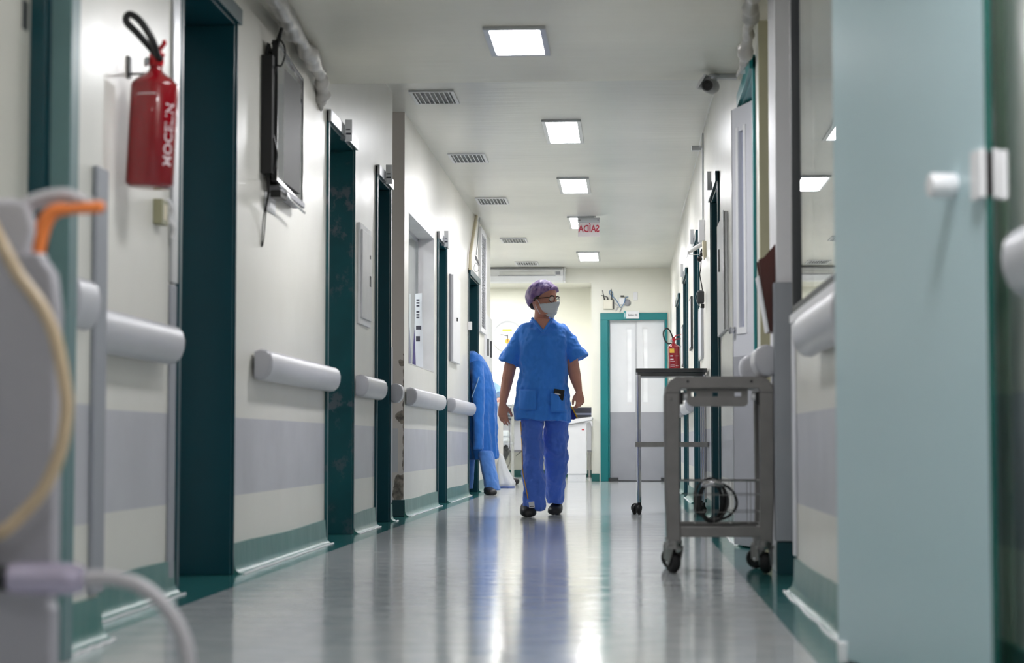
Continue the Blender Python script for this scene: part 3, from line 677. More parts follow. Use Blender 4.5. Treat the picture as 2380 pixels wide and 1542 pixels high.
# ---- left wall fittings
sw = thing('light_switch', 'olive coloured switch box beside the first teal doorway', 'switch', (XL, 5.98, 1.2))
MB().box(XL, XL+0.030, 5.905, 5.985, 1.195, 1.275).build('switch_box', mOlive, sw, bevel=0.003)
MB().box(XL+0.028, XL+0.031, 5.925, 5.965, 1.21, 1.26).build('rocker', mCream, sw, bevel=0.001)
m = MB(); m.tube([(XL+0.012, 6.05, 1.29), (XL+0.025, 6.07, 1.26), (XL+0.014, 6.08, 1.23), (XL+0.028, 6.09, 1.20), (XL+0.016, 6.10, 1.17)], 0.008, 6, smooth=4)
tag(m.build('cable_bundle', mWhite), 'white cable bundle beside the olive switch box', 'cable')
tag(MB().box(-1.392, -1.372, 4.20, 4.24, 1.445, 1.515).build('door_lock', mDkGrey, bevel=0.004), 'small dark lock on the cream door at the top left corner', 'lock')
ep = thing('electrical_panel', 'flat white electrical panel between the second and third doorways', 'electrical panel', (XL, 10.72, 1.17))
MB().box(XL, XL+0.014, 10.50, 10.95, 1.165, 1.735).build('back_frame', mWhite, ep, bevel=0.003)
pdr = MB().box(XL+0.014, XL+0.024, 10.53, 10.92, 1.20, 1.70).build('door', M('slightly_grey_white_panel', (212, 212, 214), 0.35), ep, bevel=0.003)
MB().box(XL+0.024, XL+0.027, 10.83, 10.87, 1.40, 1.46).build('handle', mBlack, pdr)
MB().box(XL+0.024, XL+0.026, 10.83, 10.86, 1.56, 1.58).build('indicator', mDkGrey, pdr)
def plate(y, z0, z1, x1, lab, wdt=0.05, tealside=True):
    t = thing('door_sign', lab, 'sign', (XL, y, z0), 'small signs over the left doorways')
    MB().box(XL+0.026, x1, y-0.003, y+0.003, z0, z1).build('sign_plate', mWhite, t, smooth=False)
    MB().box(XL+0.03, x1-0.006, y-0.0042, y-0.003, z0+0.035, z0+0.045).box(XL+0.03, x1-0.010, y-0.0042, y-0.003, z0+0.06, z0+0.066).build('lettering', mInk, t, smooth=False)
    MB().box(XL, XL+0.03, y-0.004, y+0.05, z0+0.01, z0+0.04).build('mounting_clip', mAlu, t)
plate(9.83, 2.085, 2.20, -1.437, 'small white sign plate over the second teal doorway on the left')
plate(11.52, 2.09, 2.21, -1.435, 'small white sign plate over the third teal doorway, next to the pillar')
plate(15.27, 2.09, 2.22, -1.44, 'small white sign plate over the fourth teal doorway, past the internal window')
nb = thing('notice_board', 'narrow white board on the left wall after the fourth doorway', 'board', (XL, 16.35, 1.19))
MB().box(XL+0.0005, XL+0.035, 16.0, 16.70, 1.19, 1.93).build('board_casing', mWhite, nb, bevel=0.004)
MB().box(XL+0.0005, XL+0.02, 15.955, 15.985, 1.19, 1.93).build('shadow_strip', mGreyP, nb)  # grey strip stands in for the shadow beside the board
MB().box(XL+0.035, XL+0.042, 16.32, 16.36, 1.55, 1.58).build('latch', mBlack, nb)
m = MB(); m.tube([(XL+0.02, 18.65, 2.745), (XL+0.02, 17.92, 2.29), (XL+0.02, 17.90, 2.14)], 0.016, 8, flat=0.8)
tag(m.build('cable_trunking', mCream), 'cream cable trunking slanting down to the fifth doorway', 'trunking')
m = MB(); m.tube([(XL+0.045, 18.75, 2.74), (XL+0.045, 18.35, 2.33)], 0.006, 8)
hk = tag(m.build('hanging_conduit', mAlu), 'thin metal conduit above the fifth doorway ending in a small grey hook lamp', 'conduit')
m = MB(); m.rings([[Vector((XL+0.03+a*0.03, 18.35, 2.33-b)) + Vector((0, d, 0)) for a, b in ((0, 0), (0.6, 0.02), (1.6, 0.10), (1.4, 0.11), (0.2, 0.05))] for d in (-0.02, 0.02)]); m.build('bracket_plate', mGreyP, hk)
MB().tube([(XL+0.04, 18.35, 2.25), (XL+0.07, 18.35, 2.21), (XL+0.06, 18.35, 2.17), (XL+0.03, 18.35, 2.17), (XL+0.022, 18.35, 2.21)], 0.003, 6, smooth=4, closed=True).build('loop', mAlu, hk)
tag(MB().box(XL, XL+0.04, 17.86, 17.90, 1.565, 1.645).build('door_sensor', mWhite, bevel=0.006), 'small white sensor at the edge of the fifth doorway', 'sensor')
m = MB(); m.box(XL, XL+0.03, 19.17, 19.24, 1.63, 2.70).box(XL, XL+0.03, 19.84, 19.90, 1.63, 2.70).box(XL, XL+0.03, 19.24, 19.84, 2.64, 2.70).box(XL, XL+0.03, 19.24, 19.84, 1.63, 1.68)
lv = thing('wall_louvre', 'tall white louvred vent on the left wall past the fifth doorway', 'vent', (XL, 19.5, 1.63)); m.build('louvre_frame', mWhite, lv, bevel=0.003)
MB().box(XL, XL+0.003, 19.24, 19.84, 1.68, 2.64).build('louvre_shade_sheet', mDkGrey, lv)  # dark backing painted in place of shade between the blades
m = MB()
for i in range(34):
    z = 1.69+i*0.0282; m.box(XL+0.004, XL+0.006, 19.24, 19.84, z, z+0.02); m.prism([(XL+0.003, z+0.022), (XL+0.005, z+0.022), (XL+0.026, z+0.004), (XL+0.024, z+0.004)], 'y', 19.24, 19.84)
m.build('louvre_blades', mWhite, lv, smooth=False)
for y0, y1, lab in ((19.98, 20.38, 'white wall cabinet beside the louvre, nearer of two'), (20.42, 20.84, 'white wall cabinet at the end of the left wall')):
    wc = thing('wall_cabinet', lab, 'cabinet', (XL, (y0+y1)/2, 1.25)); MB().box(XL, XL+0.02, y0, y1, 1.25, 1.86).build('cabinet_body', mWhite, wc, bevel=0.003)
    dd = MB().box(XL+0.02, XL+0.028, y0+0.015, y1-0.015, 1.27, 1.84).build('door', mWhiteDoor, wc, bevel=0.003)
    MB().box(XL+0.028, XL+0.044, y0+0.05, y0+0.09, 1.42, 1.60).build('handle', mDkGrey, dd, bevel=0.002)
# notices seen in the internal window
no = thing('paper_notice', 'tall narrow printed notice hanging at the far side of the internal window', 'notice', (-1.60, 14.5, 1.2), )
m = MB(); m.rings([[Vector((-1.615+0.004*math.sin(z*9), 14.40+0.03*(z-1.2), z)), Vector((-1.617+0.004*math.sin(z*9), 14.40+0.03*(z-1.2), z)), Vector((-1.552+0.006*math.sin(z*7), 14.36, z)), Vector((-1.550+0.006*math.sin(z*7), 14.36, z))] for z in (1.07, 1.2, 1.35, 1.5, 1.64)])
m.build('sheet', mPaper, no)
m = MB()
for i in range(3): m.box(-1.598, -1.575, 14.352, 14.356, 1.58-i*0.022, 1.592-i*0.022)
for i in range(3): m.box(-1.598, -1.575, 14.352, 14.356, 1.49-i*0.022, 1.502-i*0.022)
m.box(-1.60, -1.56, 14.352, 14.356, 1.36, 1.39).box(-1.60, -1.57, 14.352, 14.356, 1.27, 1.31); m.build('print', mInk, no, smooth=False)
MB().prism([(-1.628, 1.07), (-1.60, 1.07), (-1.612, 1.38)], 'y', 14.345, 14.35).build('purple_panel', mPurpleInk, no, smooth=False)
tag(MB().box(-3.99, -3.98, 16.0, 16.25, 1.2, 1.62).build('paper_notice', mPaper, smooth=False), 'small white notice on the wall inside the room behind the internal window', 'notice')

# ---- frosted glass door, right foreground
A, B = Vector((0.655, 3.44, 0)), Vector((0.488, 4.41, 0)); d = (B-A); ln = d.length; d.normalize(); nrm = Vector((-d.y, d.x, 0))
GM = Matrix(((d.x, nrm.x, 0, A.x), (d.y, nrm.y, 0, A.y), (0, 0, 1, 0), (0, 0, 0, 1)))
gd = thing('glass_door', 'pale aqua frosted glass door leaf standing open in the right foreground', 'door', (A.x, A.y, 0))
MB().box(0.004, ln, -0.005, 0.005, 0.012, 2.15, GM).build('glass_leaf', mFrost, gd, smooth=False)
MB().box(-0.002, 0.004, -0.0055, 0.0055, 0.012, 2.15, GM).build('glass_edge', mGlassEdge, gd, smooth=False)
kb = Vector((0.627, 3.605, 0.985)); MB().lathe([(0.010, 0), (0.022, 0.002), (0.024, 0.008), (0.024, 0.05), (0.021, 0.055), (0.005, 0.056)], kb - Vector((0.0, 0, 0)), (-0.985, -0.17, 0), 24).build('knob', mWhite, gd)
m = MB(); m.box(-0.004, 0.05, 0.006, 0.018, 0.94, 1.03, GM).box(-0.004, 0.05, -0.018, -0.006, 0.94, 1.03, GM); m.build('latch', mWhite, gd, bevel=0.003)
MB().box(-0.006, 0.03, -0.0058, 0.0058, 0.945, 1.025, GM).build('latch_gap_shade', mBlack, gd)  # black filler stands for the dark gap between the latch plates
sg = thing('fixed_glass_strip', 'narrow clear green glass strip just right of the frosted door', 'glass panel', (0.68, 3.47, 0))
MB().box(0.672, 0.694, 3.47, 3.478, 0.0, 2.15).build('pane', mGlassGreen, sg, smooth=False)
MB().box(0.676, 0.692, 3.455, 3.47, 0.94, 1.03).build('strike_plate', mWhite, sg, bevel=0.002)
tag(MB().box(0.476, 0.540, 4.34, 4.375, 0, 0.05).build('door_stop', mWhite, bevel=0.006), 'small white block on the floor at the foot of the frosted glass door', 'door stop')
# ---- brown holder on the column
wh = thing('wooden_holder', 'dark brown wooden paper holder on the column to the right', 'holder', (0.57, 7.40, 0.924))
for q in (7.31, 7.42): MB().prism([(0.510, 1.203), (0.53, 1.212), (0.548, 1.232), (0.574, 1.264), (0.574, 0.924), (0.548, 0.924)], 'y', q, q+0.01).build('side_panel', mWood, wh, smooth=False)
MB().prism([(0.548, 0.924), (0.574, 0.924), (0.574, 0.934), (0.546, 0.934)], 'y', 7.32, 7.42).build('base_panel', mWood, wh, smooth=False)
MB().prism([(0.506, 1.14), (0.512, 1.14), (0.549, 0.926), (0.541, 0.926)], 'y', 7.30, 7.43).build('front_panel', mPaper, wh, smooth=False)

# ---- security camera
cc = thing('security_camera', 'grey bullet security camera under the ceiling edge at upper right', 'camera', (0.42, 9.2, 2.3))
ax = Vector((-0.22, -0.95, -0.12)); o0 = Vector((0.43, 9.26, 2.245))
MB().lathe([(0.01, 0), (0.034, 0.002), (0.037, 0.02), (0.037, 0.13), (0.032, 0.15), (0.03, 0.151), (0.028, 0.142), (0.01, 0.141)], o0, ax, 28).build('camera_barrel', M('silver_grey_camera_body', (150, 150, 150), 0.35, metal=0.4), cc)
MB().lathe([(0.005, 0.14), (0.026, 0.14), (0.026, 0.146), (0.015, 0.147), (0.013, 0.144), (0.004, 0.144)], o0, ax, 24).build('lens', mBlackGloss, cc)
m = MB(); m.prism([(-0.04, 0.03), (0.04, 0.03), (0.038, 0.04), (0.0, 0.044), (-0.038, 0.04)], 'y', 0.0, 0.16); q = Vector((0, 1, 0)).rotation_difference(ax.normalized())
for v in m.bm.verts: v.co = o0 + q @ v.co
m.build('sun_shield', mAlu, cc)
m = MB(); m.lathe([(0.03, 0), (0.03, 0.01), (0.012, 0.016), (0.01, 0.05)], (0.44, 9.28, 2.309), (0, 0, -1), 16).box(0.44, 0.55, 9.26, 9.30, 2.288, 2.309); m.build('mounting_arm', mAlu, cc, bevel=0.002)
tag(MB().tube([(0.45, 9.28, 2.24), (0.47, 10.5, 2.38), (0.50, 12.2, 2.52), (0.53, 13.5, 2.63), (0.535, 13.6, 2.62), (0.52, 15.0, 2.58), (0.50, 17.5, 2.55)], 0.0015, 5, smooth=3).build('thin_cable', mWhite), 'thin white cable running along the right ceiling edge from the round camera', 'cable')

# ---- right wall services
tag(MB().tube([(0.560, 13.68, 2.74), (0.560, 13.68, 2.10)], 0.007, 8).build('conduit', mAlu), 'thin vertical conduit dropping from the ceiling on the right wall', 'conduit')
sb = thing('ceiling_sensor', 'small grey sensor box on a short arm near the ceiling on the right', 'sensor', (0.51, 13.6, 2.6))
MB().box(0.475, 0.545, 13.58, 13.64, 2.600, 2.635).build('sensor_box', mAlu, sb, bevel=0.003); MB().tube([(0.545, 13.62, 2.62), (0.56, 13.66, 2.65)], 0.004, 6).build('arm', mAlu, sb)
tag(MB().box(0.525, 0.57, 13.60, 13.76, 1.95, 2.10).build('junction_box', mWhite, bevel=0.005), 'white junction box high on the right wall, at the foot of the conduit', 'junction box')
ar = thing('wall_fan_arm', 'white arm reaching out of the right wall under the junction box', 'bracket', (0.57, 13.7, 1.93))
MB().tube([(0.565, 13.66, 1.93), (0.53, 13.62, 1.915), (0.47, 13.58, 1.875), (0.45, 13.58, 1.86)], [0.012, 0.016, 0.016, 0.011], 10, round_ends=True, smooth=3).build('arm', mWhite, ar)
MB().lathe([(0.005, 0), (0.03, 0), (0.034, 0.004), (0.005, 0.006)], (0.44, 13.58, 1.85), (-1, -0.15, 0.1), 18).build('disc', mWhite, ar)
MB().tube([(0.45, 13.58, 1.845), (0.50, 13.58, 1.846), (0.535, 13.6, 1.85)], 0.0025, 6).build('stay_rod', mAlu, ar)
wcx = thing('wall_webcam', 'small black round camera beside the cream dispenser on the right wall', 'camera', (0.535, 13.6, 1.83))
MB().ell((0.528, 13.58, 1.815), (0.020, 0.022, 0.022)).build('camera_head', mBlack, wcx); MB().tube([(0.54, 13.6, 1.84), (0.55, 13.62, 1.87), (0.562, 13.64, 1.90)], [0.012, 0.016, 0.01], 8, smooth=2).build('neck', mBlack, wcx)
MB().box(0.533, 0.556, 13.60, 13.63, 1.835, 1.87).build('clip', mGreyP, wcx)
m = MB(); m.prism([(0.542, 1.93), (0.57, 1.925), (0.57, 1.82), (0.562, 1.80), (0.552, 1.80), (0.546, 1.83)], 'y', 13.40, 13.50)
tag(m.build('soap_dispenser', mCream, bevel=0.004), 'cream dispenser on the right wall beside the small black camera', 'dispenser')
tag(MB().tube([(0.54, 13.58, 1.80), (0.535, 13.56, 1.74), (0.528, 13.55, 1.70), (0.54, 13.55, 1.63), (0.548, 13.55, 1.57)], 0.0035, 6, smooth=4).build('power_cable', mBlack), 'black cable dropping from the small black camera on the right wall', 'cable')
pa = thing('power_adapter', 'dark grey rounded adapter hanging on the right wall', 'adapter', (0.54, 13.55, 1.48))
MB().box(0.508, 0.558, 13.52, 13.58, 1.49, 1.585).build('adapter_body', mDkGrey, pa, bevel=0.014); MB().box(0.535, 0.558, 13.53, 13.57, 1.458, 1.488).build('plug', mBlack, pa, bevel=0.003)
MB().tube([(0.512, 13.55, 1.58), (0.498, 13.55, 1.54), (0.512, 13.55, 1.49), (0.54, 13.55, 1.455)], 0.0025, 6, smooth=4).build('cord', mAlu, pa)
pf = thing('picture_frame', 'slim framed sheet low on the right wall under the dark grey adapter', 'frame', (XR, 14.2, 1.12))
MB().box(XR-0.018, XR, 13.98, 14.50, 1.12, 1.52).build('frame', mAlu, pf, bevel=0.003); MB().box(XR-0.0195, XR-0.018, 14.0, 14.48, 1.14, 1.50).build('sheet', mPaper, pf)
bd = thing('wall_board', 'pale bulging notice board on the right wall beside the ajar white door', 'board', (XR, 11.0, 1.12))
MB().box(XR-0.022, XR, 10.62, 11.40, 1.13, 1.80).build('board_panel', mWhite, bd, bevel=0.006); MB().box(XR-0.026, XR-0.022, 10.60, 10.63, 1.13, 1.80).build('edge_strip', mAlu, bd); MB().box(XR-0.028, XR-0.022, 11.1, 11.14, 1.50, 1.63).build('black_slot', mBlack, bd)
for y0, z0, z1, lab in ((16.2, 1.30, 1.75, 'narrow framed sheet on the right wall between two teal doorways, farther along'), (18.52, 1.25, 1.65, 'small framed sheet on the right wall low behind the yellow labelled extinguisher')):
    q = thing('picture_frame', lab, 'frame', (XR, y0, z0)); MB().box(XR-0.018, XR, y0, y0+0.42, z0, z1).build('frame', mDkGrey, q, bevel=0.002); MB().box(XR-0.0195, XR-0.018, y0+0.02, y0+0.43, z0+0.02, z1-0.02).build('sheet', mPaper, q)
for y, z0, lab in ((8.55, 2.17, 'folded white sign plate over the doorway with the ajar white door'), (12.0, 2.10, 'white sign plate over the second teal doorway on the right'), (15.2, 2.09, 'white sign plate over the third teal doorway on the right'), (17.95, 2.07, 'white sign plate over the farther teal doorway on the right, behind the trolley')):
    q = thing('door_sign', lab, 'sign', (XR, y, z0)); MB().box(XR-0.052, XR-0.026, y-0.003, y+0.003, z0, z0+0.12).build('sign_plate', mWhite, q, smooth=False); MB().box(XR-0.03, XR, y-0.004, y+0.04, z0+0.02, z0+0.05).build('mounting_clip', mAlu, q)

# ---- mirrored exit sign
es = thing('exit_sign', 'hanging white sign with mirrored pink lettering, below the ceiling', 'sign', (-0.365, 18.76, 2.75))
MB().box(-0.478, -0.255, 18.75, 18.78, 2.685, 2.735).build('sign_bracket', mAlu, es, bevel=0.003)
for q in (-0.43, -0.30): MB().cyl((q, 18.765, 2.735), (q, 18.765, 2.75), 0.005).build('hanger', mAlu, es)
MB().box(-0.474, -0.257, 18.762, 18.768, 2.545, 2.69).build('sign_panel', M('white_acrylic', (250, 240, 243), 0.3), es, smooth=False)
text('lettering', 'SAÍDA', 0.098, M('pink_red_sign_print', (214, 70, 92), 0.5), (-0.3655, 18.7605, 2.622), (-1, 0, 0), (0, 0, 1), es, thick=0.0008, sx=0.76)
for q in (-0.455, -0.275): MB().cyl((q, 18.748, 2.71), (q, 18.752, 2.71), 0.005).build('screw', mDkGrey, es)

# ---- end of corridor
ac = thing('air_curtain', 'long white air conditioning unit across the top of the far bay', 'air conditioner', (-1.26, 24.3, 2.56))
MB().prism([(24.42, 2.748), (24.22, 2.748), (24.18, 2.72), (24.18, 2.63), (24.24, 2.565), (24.42, 2.56)], 'x', -1.78, -0.80).build('unit_body', mWhite, ac, bevel=0.01)
MB().box(-0.80, -0.775, 24.2, 24.42, 2.56, 2.745).build('end_cap', mWhite, ac, bevel=0.015)
MB().box(-1.62, -0.91, 24.172, 24.18, 2.648, 2.69).build('air_outlet', M('pale_grey_grille', (214, 214, 212), 0.4), ac, bevel=0.002)
MB().box(-1.75, -0.82, 24.174, 24.18, 2.725, 2.729).box(-1.64, -0.9, 24.170, 24.18, 2.636, 2.640).box(-0.9, -0.84, 24.172, 24.18, 2.65, 2.69).build('trim_line', mGreyP, ac)
cl = thing('wall_clock', 'round white wall clock with silver rim on the bright far wall', 'clock', (-1.722, 27.47, 2.047)); cc_ = Vector((-1.722, 27.499, 2.047))
MB().lathe([(0.18, 0), (0.228, 0), (0.232, 0.02), (0.225, 0.04), (0.205, 0.035), (0.2, 0.012), (0.18, 0.01)], cc_, (0, -1, 0), 40).build('rim', M('silver_clock_rim', (196, 198, 202), 0.3, metal=0.3), cl)
MB().lathe([(0.01, 0.0), (0.203, 0.0), (0.203, 0.014), (0.01, 0.014)], cc_, (0, -1, 0), 40).build('dial', mPaper, cl)
MB().box(-1.80, -1.66, 27.478, 27.484, 2.115, 2.15).build('orange_panel', mYellow, cl)
MB().lathe([(0.005, 0.015), (0.04, 0.015), (0.04, 0.018), (0.005, 0.018)], cc_ + Vector((0, 0, -0.075)), (0, -1, 0), 20).build('orange_badge', M('orange_badge', (232, 160, 60), 0.5), cl)
MB().tube([(-1.722, 27.476, 2.05), (-1.83, 27.476, 2.075)], [0.006, 0.003], 6).build('minute_hand', mBlack, cl); MB().tube([(-1.722, 27.474, 2.07), (-1.722, 27.474, 1.96)], [0.007, 0.004], 6).build('hour_hand', mBlack, cl)
m = MB()
for i in range(12): a = i*PI/6; m.box(-1.722+0.165*math.sin(a)-0.005, -1.722+0.165*math.sin(a)+0.005, 27.482, 27.485, 2.047+0.165*math.cos(a)-0.009, 2.047+0.165*math.cos(a)+0.009)
m.build('hour_marks', mGreyP, cl)
sk = thing('steel_counter', 'stainless steel worktop with tall splashback along the far wall', 'counter', (-1.5, 27.2, 0))
MB().box(-2.9, -0.49, 27.44, 27.49, 0.86, 1.008).box(-2.9, -0.475, 26.95, 27.44, 0.83, 0.86).build('steel_top', mSteelTop, sk, bevel=0.004)
MB().box(-2.9, -0.49, 27.43, 27.44, 0.90, 0.925).build('splash_rail', mChrome, sk)
MB().box(-2.88, -0.50, 27.0, 27.04, 0.39, 0.82).build('apron', mGreyDoor, sk); MB().box(-2.88, -0.50, 27.04, 27.4, 0.36, 0.39).build('undershelf', mGreyP, sk)
for x in (-2.85, -0.53): MB().box(x-0.015, x+0.015, 27.05, 27.08, 0, 0.37).build('leg', mSteel, sk)
hm = thing('linen_bin', 'white bin with a tilted white lid by the teal framed doors', 'bin', (-0.63, 24.2, 0))
MB().prism([(-0.757, 0.10), (-0.757, 0.715), (-0.54, 0.745), (-0.505, 0.765), (-0.505, 0.10)], 'y', 24.05, 24.37).build('bin_body', mWhite, hm, bevel=0.006)
MB().box(-0.745, -0.515, 24.06, 24.36, 0.0, 0.10).build('plinth', mWhiteDoor, hm, bevel=0.004)
MB().prism([(-0.762, 0.722), (-0.762, 0.775), (-0.74, 0.785), (-0.43, 0.825), (-0.425, 0.80), (-0.45, 0.78)], 'y', 24.02, 24.39).build('lid', mWhite, hm, bevel=0.006)
MB().tube([(-0.505, 24.04, 0.755), (-0.47, 24.04, 0.772), (-0.44, 24.04, 0.75), (-0.435, 24.04, 0.71)], [0.01, 0.012, 0.012, 0.008], 8, smooth=3, round_ends=True).build('hinge_cover', mWhite, hm)
MB().box(-0.565, -0.535, 24.045, 24.05, 0.655, 0.67).build('red_badge', mRedBr, hm); MB().box(-0.63, -0.625, 24.055, 24.06, 0.045, 0.052).build('screw', mDkGrey, hm)
rt = thing('wifi_router', 'white router with three black aerials above the far doors', 'router', (-0.22, 24.38, 2.22))
MB().box(-0.292, -0.17, 24.36, 24.398, 2.218, 2.335).build('router_body', M('off_white_router_plastic', (226, 222, 206), 0.45), rt, bevel=0.006); MB().box(-0.172, -0.156, 24.355, 24.398, 2.22, 2.342).build('dark_side', mBlack, rt)
for p in ([(-0.275, 24.38, 2.33), (-0.285, 24.375, 2.38), (-0.303, 24.37, 2.462)], [(-0.232, 24.38, 2.33), (-0.235, 24.375, 2.368), (-0.27, 24.37, 2.385), (-0.318, 24.37, 2.395)], [(-0.182, 24.38, 2.33), (-0.184, 24.375, 2.39), (-0.19, 24.37, 2.475)]):
    MB().tube(p, [0.008, 0.007] + [0.004]*(len(p)-2), 6).build('aerial', mBlack, rt)
tag(MB().tube([(-0.20, 24.385, 2.40), (-0.215, 24.385, 2.44), (-0.195, 24.385, 2.455), (-0.170, 24.35, 2.42), (-0.175, 24.345, 2.38), (-0.15, 24.36, 2.36), (-0.11, 24.385, 2.31), (-0.075, 24.385, 2.245), (-0.05, 24.36, 2.25), (-0.02, 24.345, 2.30), (-0.005, 24.35, 2.36), (0.03, 24.385, 2.375)], 0.005, 6, smooth=4).build('network_cable', M('blue_cable', (70, 120, 170), 0.5)), 'blue network cable looping from the router to the white box above the far doors', 'cable')
tag(MB().tube([(-0.16, 24.39, 2.30), (-0.10, 24.39, 2.25), (-0.13, 24.39, 2.19), (-0.12, 24.39, 2.23), (-0.06, 24.39, 2.24), (-0.08, 24.39, 2.18), (-0.05, 24.39, 2.23)], 0.0025, 6, smooth=4).build('thin_cable', mGreyP), 'tangle of thin grey cable above the room sign', 'cable')
sbx = thing('switch_box', 'white network box with a domed side, above the room sign', 'network box', (-0.02, 24.38, 2.27))
MB().box(-0.085, -0.01, 24.37, 24.398, 2.275, 2.365).build('box_body', mWhite, sbx, bevel=0.008); MB().ell((0.015, 24.385, 2.30), (0.045, 0.02, 0.045)).build('dome', mGreyP, sbx)
MB().box(-0.07, -0.02, 24.355, 24.37, 2.372, 2.392).build('black_connector', mBlack, sbx, bevel=0.003)
tag(MB().box(0.095, 0.15, 24.388, 24.399, 2.33, 2.435).build('socket_plate', mWhite, bevel=0.003), 'white socket plate on the cream wall right of the network box', 'socket')
rs = thing('room_sign', 'white room sign reading SALA 03 over the far doors', 'sign', (0.07, 24.36, 2.09))
MB().box(0.0, 0.168, 24.355, 24.362, 2.092, 2.186).build('sign_plate', mWhite, rs, smooth=False); MB().box(-0.028, 0.0, 24.353, 24.364, 2.088, 2.19).build('teal_strip', mTealInk, rs, smooth=False)
text('lettering', 'SALA 03', 0.034, mInk, (0.086, 24.354, 2.137), (1, 0, 0), (0, 0, 1), rs)
MB().box(-0.018, -0.012, 24.351, 24.353, 2.11, 2.165).build('strip_mark', mPaper, rs)

# ---- nurse station bay
ct = thing('service_counter', 'white service counter at the corner past the gowned person', 'counter', (-2.0, 21.8, 0))
MB().box(-2.62, -1.45, 21.32, 22.30, 0, 0.905).build('counter_body', M('warm_white_counter', (222, 218, 212), 0.4), ct, bevel=0.004); MB().box(-2.64, -1.425, 21.28, 22.34, 0.905, 0.95).build('countertop', mWhite, ct, bevel=0.008)
tr = thing('small_trolley', 'light metal trolley holding folded towels beyond the counter', 'trolley', (-1.75, 26.2, 0))
for x, y in ((-1.575, 26.05), (-1.575, 26.4), (-1.95, 26.05), (-1.95, 26.4)): MB().tube([(x, y, 0.0), (x, y, 1.02)], 0.012, 8).build('leg', mAlu, tr)
MB().box(-1.965, -1.56, 26.03, 26.42, 1.0, 1.03).build('top_shelf', mAlu, tr, bevel=0.003); MB().box(-1.965, -1.56, 26.03, 26.42, 0.47, 0.495).build('lower_shelf', mAlu, tr, bevel=0.003)
MB().tube([(-1.68, 26.2, 1.03), (-1.68, 26.2, 1.16)], 0.008, 8).build('handle_post', mAlu, tr)
m = MB(); m.box(-1.78, -1.62, 26.08, 26.34, 0.497, 0.575); tag(m.build('folded_towel', mTowel, bevel=0.03, angle=180), 'folded white towel on the metal trolley, lower of the pair', 'towel')
m = MB(); m.box(-1.78, -1.61, 26.08, 26.34, 0.578, 0.665); tag(m.build('folded_towel', mTowel, bevel=0.03, angle=180), 'folded white towel on the metal trolley, upper of the pair', 'towel')
tag(MB().tube([(-1.62, 26.0, 0.98), (-1.60, 26.0, 0.46), (-1.66, 26.0, 0.40), (-1.63, 26.0, 0.38)], 0.004, 6, smooth=4).tube([(-1.6, 25.98, 0.46), (-1.595, 25.98, 0.3), (-1.60, 25.98, 0.22), (-1.66, 25.98, 0.10)], 0.004, 6, smooth=4).build('power_cable', mBlack), 'black cable running down the metal trolley leg', 'cable')
tag(MB().tube([(-1.45, 26.992, 0.56), (-1.44, 26.95, 0.50), (-1.38, 26.88, 0.44), (-1.50, 26.85, 0.36), (-1.56, 26.8, 0.31), (-1.44, 26.86, 0.40), (-1.33, 26.9, 0.33), (-1.28, 26.9, 0.30)], 0.004, 6, smooth=4).build('power_cable', mBlack), 'tangled black cables under the steel worktop', 'cable')
bg = MB(); rr = random.Random(3); rg = []
for z, r_, cx in ((0.0, 0.10, -1.345), (0.05, 0.10, -1.345), (0.11, 0.085, -1.36), (0.22, 0.06, -1.385), (0.34, 0.03, -1.40), (0.38, 0.012, -1.41)):
    rg.append([Vector((cx + r_*(1+0.14*math.sin(5*a+z*20))*math.cos(a), 21.14+r_*0.8*(1+0.14*math.cos(6*a+z*9))*math.sin(a), z)) for a in [2*PI*j/24 for j in range(24)]])
bg.rings(rg); tag(bg.build('plastic_bag', mBag, angle=180), 'crumpled white plastic bag at the foot of the counter', 'bag')
tag(MB().rings([[Vector((x, y, z)) for x, y in ((-1.44, 20.95), (-1.30, 20.9), (-1.235, 21.0), (-1.38, 21.06))] for z in (0.0, 0.012)]).build('blue_packet', mBlueCloth, bevel=0.003), 'flat blue packet on the floor in front of the white bag', 'packet')
ft = thing('foot_pedal', 'black pedal and hose lying on the floor beyond the white bag', 'foot pedal', (-1.33, 22.6, 0))
MB().tube([(-1.36, 22.55, 0.05), (-1.31, 22.5, 0.04)], 0.042, 14, round_ends=True).build('pedal_housing', mBlack, ft); MB().tube([(-1.44, 22.6, 0.15), (-1.41, 22.6, 0.10), (-1.37, 22.58, 0.06)], [0.02, 0.028, 0.03], 10, smooth=3, round_ends=True).build('hose', mBlackGloss, ft)
tag(MB().tube([(-1.66, 26.15, 0.44), (-1.68, 26.15, 0.37), (-1.73, 26.15, 0.26), (-1.79, 26.15, 0.2)], [0.03, 0.07, 0.06, 0.03], 12, smooth=3, round_ends=True).build('dark_bag', mDkGrey), 'dark bag hanging under the lower shelf of the metal trolley', 'bag')

